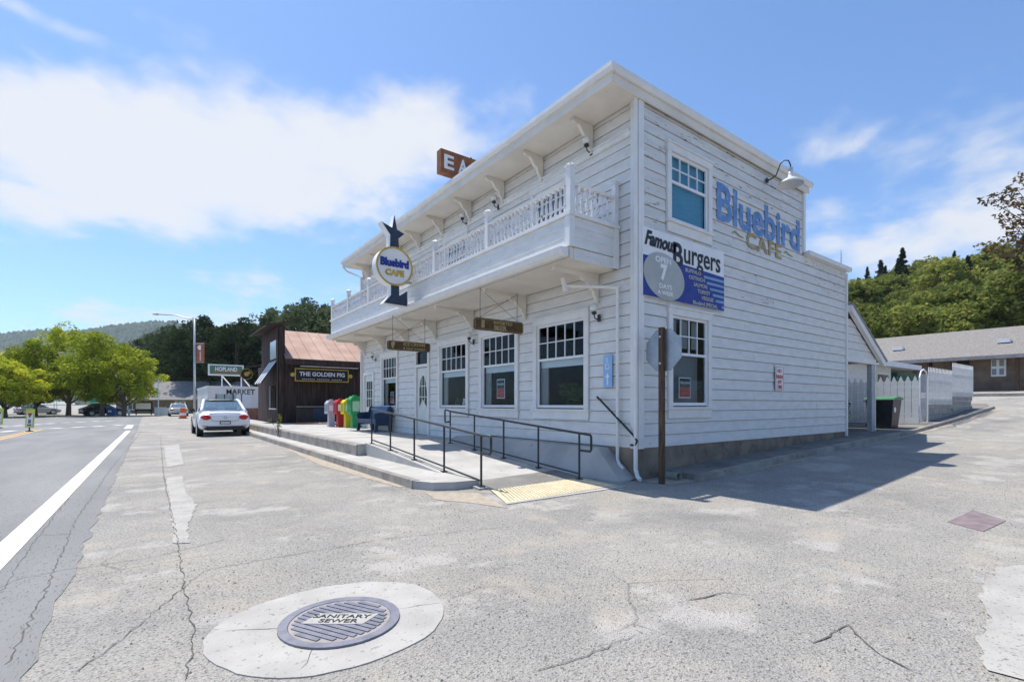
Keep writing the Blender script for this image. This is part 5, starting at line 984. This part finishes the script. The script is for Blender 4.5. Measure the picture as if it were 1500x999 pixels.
# kerb weeds
wd = thing('weed', 'dry green weed growing from the kerb joint', 'plant', (3.95, 20.2, .13)); WEED = leafmat('leaf_weed', (.10, .13, .03), (.22, .20, .07), .3)
m = MB(); rq = random.Random(9); tips = []
for k in range(12): a_ = rq.uniform(0, 6.28); r_ = rq.uniform(.06, .3); hgt = rq.uniform(.3, .85); tp = (3.95+r_*math.cos(a_), 20.2+r_*math.sin(a_), .13+hgt); tips.append((tp, (.07, .07, .12))); m.tube([(3.95, 20.2, .13), (3.95+r_*.4*math.cos(a_), 20.2+r_*.4*math.sin(a_), .13+hgt*.6), tp], .006, 4, .002)
m.build('stems', WEED, wd); lm = leaves('leaf_cluster', tips, 12, .035, WEED, 3); lm.transform(Matrix.Translation((-3.95, -20.2, -.13))); o = bpy.data.objects.new('leaf_cluster', lm); COL.objects.link(o); o.parent = wd

# ------------------------------------------------------------------ air
hzb = MB(); hzb.box(-3990, 3990, -2990, 3990, -6, 320); hzo = hzb.build('haze', CONC, None, False, (0, 0, -6)); stuff(hzo); hzo['label'] = 'thin summer haze over the valley'
HM = bpy.data.materials.new('haze_air'); HM.use_nodes = True; HM.node_tree.nodes.remove(HM.node_tree.nodes['Principled BSDF']); pv = HM.node_tree.nodes.new('ShaderNodeVolumePrincipled'); pv.inputs['Color'].default_value = (.72, .86, 1, 1); pv.inputs['Density'].default_value = .00013; pv.inputs['Anisotropy'].default_value = .2
HM.node_tree.links.new(pv.outputs[0], HM.node_tree.nodes['Material Output'].inputs['Volume']); hzo.data.materials.clear(); hzo.data.materials.append(HM)
# ------------------------------------------------------------------ right-hand yard
bin_ = thing('wheelie_bin', 'black wheeled trash bin with green lid beside the porch post', 'bin', (19.7, 5.75, gz(19.7)+.11)); zb = gz(19.1)+.12
m = MB(); m.add([(19.38, 5.5, zb), (20.02, 5.5, zb), (20.02, 6.1, zb), (19.38, 6.1, zb), (19.30, 5.42, zb+.95), (20.12, 5.42, zb+.95), (20.12, 6.18, zb+.95), (19.30, 6.18, zb+.95)], [(0, 3, 2, 1), (4, 5, 6, 7), (0, 1, 5, 4), (1, 2, 6, 5), (2, 3, 7, 6), (3, 0, 4, 7)]); m.build('body', BLACKM, bin_)
m = MB(); m.prism([(19.26, zb+.951), (20.16, zb+.951), (20.14, zb+1.0), (19.70, zb+1.06), (19.28, zb+1.0)], 'y', 5.38, 6.22); m.build('lid', pmat('lid_green', (.05, .20, .08), (.07, .25, .10), 3, .5), bin_)
m = MB(); m.lathe([(.09, -.005), (.09, .0)], (19.55, 5.445, zb+.62), 16, 'y'); m.build('emblem', WHITEP, bin_)
for xx in (19.45, 19.95): m = MB(); m.lathe([(.10, -.04), (.10, .04)], (xx, 6.12, zb+.10), 12, 'x'); m.build('wheel', RUBBER, bin_)
m = MB(); m.tube([(19.32, 6.24, zb+.9), (20.10, 6.24, zb+.9)], .02, 6); m.build('handle', BLACKM, bin_)
zp = .56; pt = thing('potted_plant', 'dark leafy potted plant in the porch corner', 'plant', (17.3, 6.3, zp))
m = MB(); m.lathe([(.16, 0), (.22, .35), (.24, .36), (.24, .42), (.20, .42)], (17.3, 6.3, zp), 14); m.build('pot', pmat('pot_dark', (.03, .03, .035)), pt)
cl = [((random.uniform(-.25, .25), random.uniform(-.25, .25), .55+random.uniform(0, .5)), (.16, .16, .18)) for _ in range(14)]; o = bpy.data.objects.new('foliage', leaves('foliage', cl, 30, .07, LOAK, 77)); COL.objects.link(o); o.parent = pt
yv = thing('yellow_can', 'yellow watering can standing by the porch wall', 'watering can', (16.75, 6.0, zp))
m = MB(); m.lathe([(.14, 0), (.16, .1), (.15, .32), (.08, .42), (.05, .50)], (16.75, 6.0, zp), 12); m.build('body', pmat('can_yellow', (.45, .36, .12), (.5, .42, .2), 8, .6), yv); m = MB(); m.tube([(16.75, 5.9, zp+.2), (16.75, 5.72, zp+.5)], .02, 6); m.build('spout', MATS['can_yellow'], yv)
ls_ = thing('folding_stand', 'crossed folding stand leaning by the porch wall', 'stand', (16.9, 6.6, zp))
for a_, b_ in (((16.6, 6.6, zp), (17.2, 6.65, zp+1.5)), ((17.2, 6.6, zp), (16.6, 6.65, zp+1.4))): m = MB(); m.tube([a_, b_], .018, 6); m.build('bar', BLACKM, ls_)
# picket fence running back from the pavement
FX = 21.4; pf = thing('picket_fence', 'white picket fence of wide boards behind the trash bin', 'fence', (FX, 7, gz(FX)+.12)); zg = gz(FX)+.12
y = 5.30
while y < 7.5: m = MB(); m.prism([(y, zg), (y+.185, zg), (y+.185, zg+1.48), (y+.14, zg+1.53), (y+.135, zg+1.58), (y+.0925, zg+1.68), (y+.05, zg+1.58), (y+.045, zg+1.53), (y, zg+1.48)], 'x', FX, FX+.02); m.build('picket', WHITE, pf); y += .2
for zz_ in (zg+.3, zg+1.25): m = MB(); m.box(FX+.021, FX+.06, 5.3, 7.5, zz_, zz_+.09); m.build('rail', WHITEP, pf)
# gate
gt = thing('garden_gate', 'arched metal garden gate beside the picket fence', 'gate', (22.1, 5.4, gz(22.1)+.12)); zg2 = gz(22)+.12
m = MB(); m.tube([(21.55, 5.3, zg2), (21.55, 5.3, zg2+1.6), (21.7, 5.3, zg2+1.8), (22.0, 5.3, zg2+1.88), (22.3, 5.3, zg2+1.8), (22.45, 5.3, zg2+1.6), (22.45, 5.3, zg2)], .025, 6); m.build('frame', WHITEP, gt)
for k in range(6): m = MB(); m.tube([(21.68+k*.13, 5.3, zg2+.1), (21.68+k*.13, 5.3, zg2+1.72)], .012, 5); m.build('bar', GREY, gt)
# block wall with pickets
bw = thing('block_wall', 'grey concrete block garden wall along the rising side street', 'wall', (25.5, 5.4, gz(22.6))); rq = random.Random(6)
BLK = pmat('concrete_block', (.26, .25, .23), (.36, .34, .31), 3, .9, .4, 40)
for r in range(5):
    for c in range(16):
        x0 = 22.6+c*.405+(.2 if r % 2 else 0); zz_ = gz(22.6)-.05+r*.205+(.0 if x0 < 25.8 else .32)
        if zz_+.2 < gz(x0): continue
        m = MB(); m.box(x0, x0+.393, 5.35+rq.uniform(0, .008), 5.55, zz_, zz_+.195); m.build('block', BLK, bw)
def topz(x): return gz(22.6)-.05+5*.205+(0 if x < 25.8 else .32)
f2 = thing('picket_fence', 'white narrow picket fence standing on the concrete block wall', 'fence', (25.5, 5.4, topz(22.6)))
x = 22.65
while x < 29.2: z0 = topz(x)-.25; m = MB(); m.prism([(x, z0), (x+.09, z0), (x+.09, z0+1.2), (x+.045, z0+1.36), (x, z0+1.2)], 'y', 5.31, 5.33); m.build('picket', WHITE, f2); x += .19
for q0, q1 in ((22.6, 25.75), (25.82, 29.2)):
    for dz in (.1, .8): m = MB(); m.box(q0, q1, 5.331, 5.349, topz(q0+.1)+dz-.2, topz(q0+.1)+dz-.12); m.build('rail', WHITEP, f2)
# small white annex behind the porch
an = thing('white_annex', 'small white outbuilding with low roof behind the porch', 'building', (24, 8, .6))
part('wall', WHITE, (19.2, 27.1, 7.7, 12, .3, 3.1), parent=an); m = MB(); m.prism([(7.25, 2.98), (7.25, 3.2), (12.4, 3.55), (12.4, 3.35)], 'x', 19.1, 29.8); m.build('roof', WHITEP, an); w_ = part('window', TRIM, (25.2, 26.7, 7.66, 7.698, 1.7, 2.75), parent=an); part('pane', BROWNW, (25.3, 26.6, 7.645, 7.659, 1.8, 2.65), parent=w_)
zz_ = gz(30.5); db = thing('dumpster', 'green metal dumpster behind the picket fence', 'dumpster', (30.7, 8.8, zz_)); m = MB(); m.box(28.9, 32.5, 8.0, 9.6, zz_+.1, 2.72); m.build('body', pmat('dumpster_green', (.015, .10, .055), (.025, .14, .08), 3, .5), db); m = MB(); m.prism([(7.95, 2.721), (9.65, 2.721), (9.65, 3.05), (7.95, 2.9)], 'x', 28.85, 32.55); m.build('lid', MATS['dumpster_green'], db)
for xx in (29.4, 30.6, 31.8): m = MB(); m.box(xx, xx+.1, 7.94, 7.999, zz_+.2, 2.71); m.build('rib', MATS['dumpster_green'], db)
# long brown building
BX = 41.; e0 = onx(1325, 529.5, BX); e1_ = onx(1500, 518.7, BX); YB0, YB1 = -6., e0.y+6; EZ = (e0.z+e1_.z)/2; rdg = onx(1400, 487, BX+6.5); RZ = rdg.z
bb = thing('brown_building', 'long low brown building with grey shingle roof up the side street', 'building', (BX, 5, gz(BX))); zb = gz(BX+1)
part('wall', BROWNW, (BX+1.2, BX+12, YB0, YB1, zb-.5, EZ+.1), parent=bb)
m = MB(); m.add([(BX, YB0-.5, EZ-.03), (BX, YB1+.5, EZ-.03), (BX+6.5, YB1+.5, RZ-.03), (BX+6.5, YB0-.5, RZ-.03), (BX, YB0-.5, EZ+.06), (BX, YB1+.5, EZ+.06), (BX+6.5, YB1+.5, RZ+.06), (BX+6.5, YB0-.5, RZ+.06), (BX+13, YB0-.5, EZ), (BX+13, YB1+.5, EZ)], [(4, 7, 6, 5), (0, 1, 2, 3), (0, 4, 5, 1), (6, 7, 8, 9), (3, 2, 9, 8)]); m.build('roof', SHADE, bb)
part('fascia', pmat('fascia_grey', (.20, .19, .2), (.28, .27, .28), 4, .8), (BX-.06, BX-.005, YB0-.5, YB1+.5, EZ-.16, EZ+.05), parent=bb)
for px, py in ((1316, 514), (1471, 504)):
    c = onx(px, py, BX+2.6); z_ = EZ+(RZ-EZ)*2.6/6.5; part('roof_vent', WHITEP, (BX+2.35, BX+2.85, c.y-.3, c.y+.3, z_+.05, z_+.30), parent=bb)
for px0, px1, zz0, zz1, kind in ((1452, 1474, 527, 551, 'w'), (1402, 1420, 529, 572, 'd'), (1361, 1365, 530, 560, 'p')):
    a_, b_ = onx(px0, zz0, BX+1.17), onx(px1, zz1, BX+1.17)
    if kind == 'w':
        w_ = part('window', WHITEP, (BX+1.12, BX+1.198, b_.y, a_.y, b_.z, a_.z), parent=bb); hw = (a_.y-b_.y)/2; hh = (a_.z-b_.z)/2
        for i in range(2):
            for j in range(2): m = MB(); m.box(BX+1.09, BX+1.119, b_.y+.1+i*hw, b_.y+hw-.04+i*hw, b_.z+.1+j*hh, b_.z+hh-.05+j*hh); m.build('pane', pmat('dim_pane2', (.25, .28, .30), None, 3, .2), w_)
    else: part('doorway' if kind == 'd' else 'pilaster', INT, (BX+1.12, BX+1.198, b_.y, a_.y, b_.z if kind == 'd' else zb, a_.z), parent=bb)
for px in (1490, 1395, 1340): c = onx(px, 560, BX+.3); part('veranda_post', POSTW, (BX+.25, BX+.42, c.y-.09, c.y+.09, zb-.3, EZ-.03), parent=bb)
for k in range(9): m = MB(); m.box(BX+1.14, BX+1.199, YB0, onx(1405, 560, BX+1.2).y, zb+k*.14, zb+.13+k*.14); m.build('plank', BROWNW, bb)
pk = MB(); pk.box(BX-3.4, BX-3.1, -8, 9, gz(BX-3)-.2, gz(BX-3)+.12); o = pk.build('parking_kerb', CONCD, None); tag(o, 'low concrete kerb in front of the long brown building', 'kerb')
# interior lamp seen through the front window
il = thing('pendant_lamp', 'small glowing orange pendant lamp inside the front window', 'lamp', (8.2, 9.3, 2.2)); c = onx(751, 536, 7.6)
EM = bpy.data.materials.new('lamp_glow'); EM.use_nodes = True; EM.node_tree.nodes['Principled BSDF'].inputs['Emission Color'].default_value = (1, .42, .12, 1); EM.node_tree.nodes['Principled BSDF'].inputs['Emission Strength'].default_value = 3
m = MB(); m.lathe([(.02, .08), (.07, .03), (.08, -.02), (.05, -.06)], tuple(c), 12); m.build('shade', EM, il, True); m = MB(); m.tube([tuple(c+Vector((0, 0, .08))), (c.x, c.y, 3.6)], .006, 5); m.build('cord', BLACKM, il)
# plants and jug on the sill
for yy, lab in ((12.35, 'small green potted plant on the sill of the front window left of the lamp'), (7.6, 'bushy green plant inside the front window nearest the corner')):
    big = yy < 8; t = thing('sill_plant', lab, 'plant', (X+.35, yy, 1.28)); cl = [((random.uniform(-.12, .12), random.uniform(-.4, .4) if big else random.uniform(-.15, .15), random.uniform(.05, .45 if big else .18)), (.12, .14, .12)) for _ in range(18 if big else 8)]
    o = bpy.data.objects.new('foliage', leaves('foliage', cl, 40, .06, leafmat('leaf_sill%d' % big, (.05, .10, .03), (.14, .20, .06), .3), int(yy*9))); COL.objects.link(o); o.parent = t
    m = MB(); m.lathe([(.08, 0), (.10, .12), (.08, .12)], (X+.35, yy, 1.2), 12); m.build('pot', WHITEP, t)
m = MB(); m.lathe([(.05, 0), (.08, .08), (.05, .17), (.06, .22), (.04, .22)], (X+.22, 11.9, 1.30), 14); jg = m.build('jug', WHITEP, None, True); tag(jg, 'white jug on the sill of the third front window', 'jug'); m = MB(); m.tube([(X+.22, 11.82, 1.48), (X+.22, 11.76, 1.44), (X+.22, 11.81, 1.37)], .01, 6); m.build('handle', WHITEP, jg)
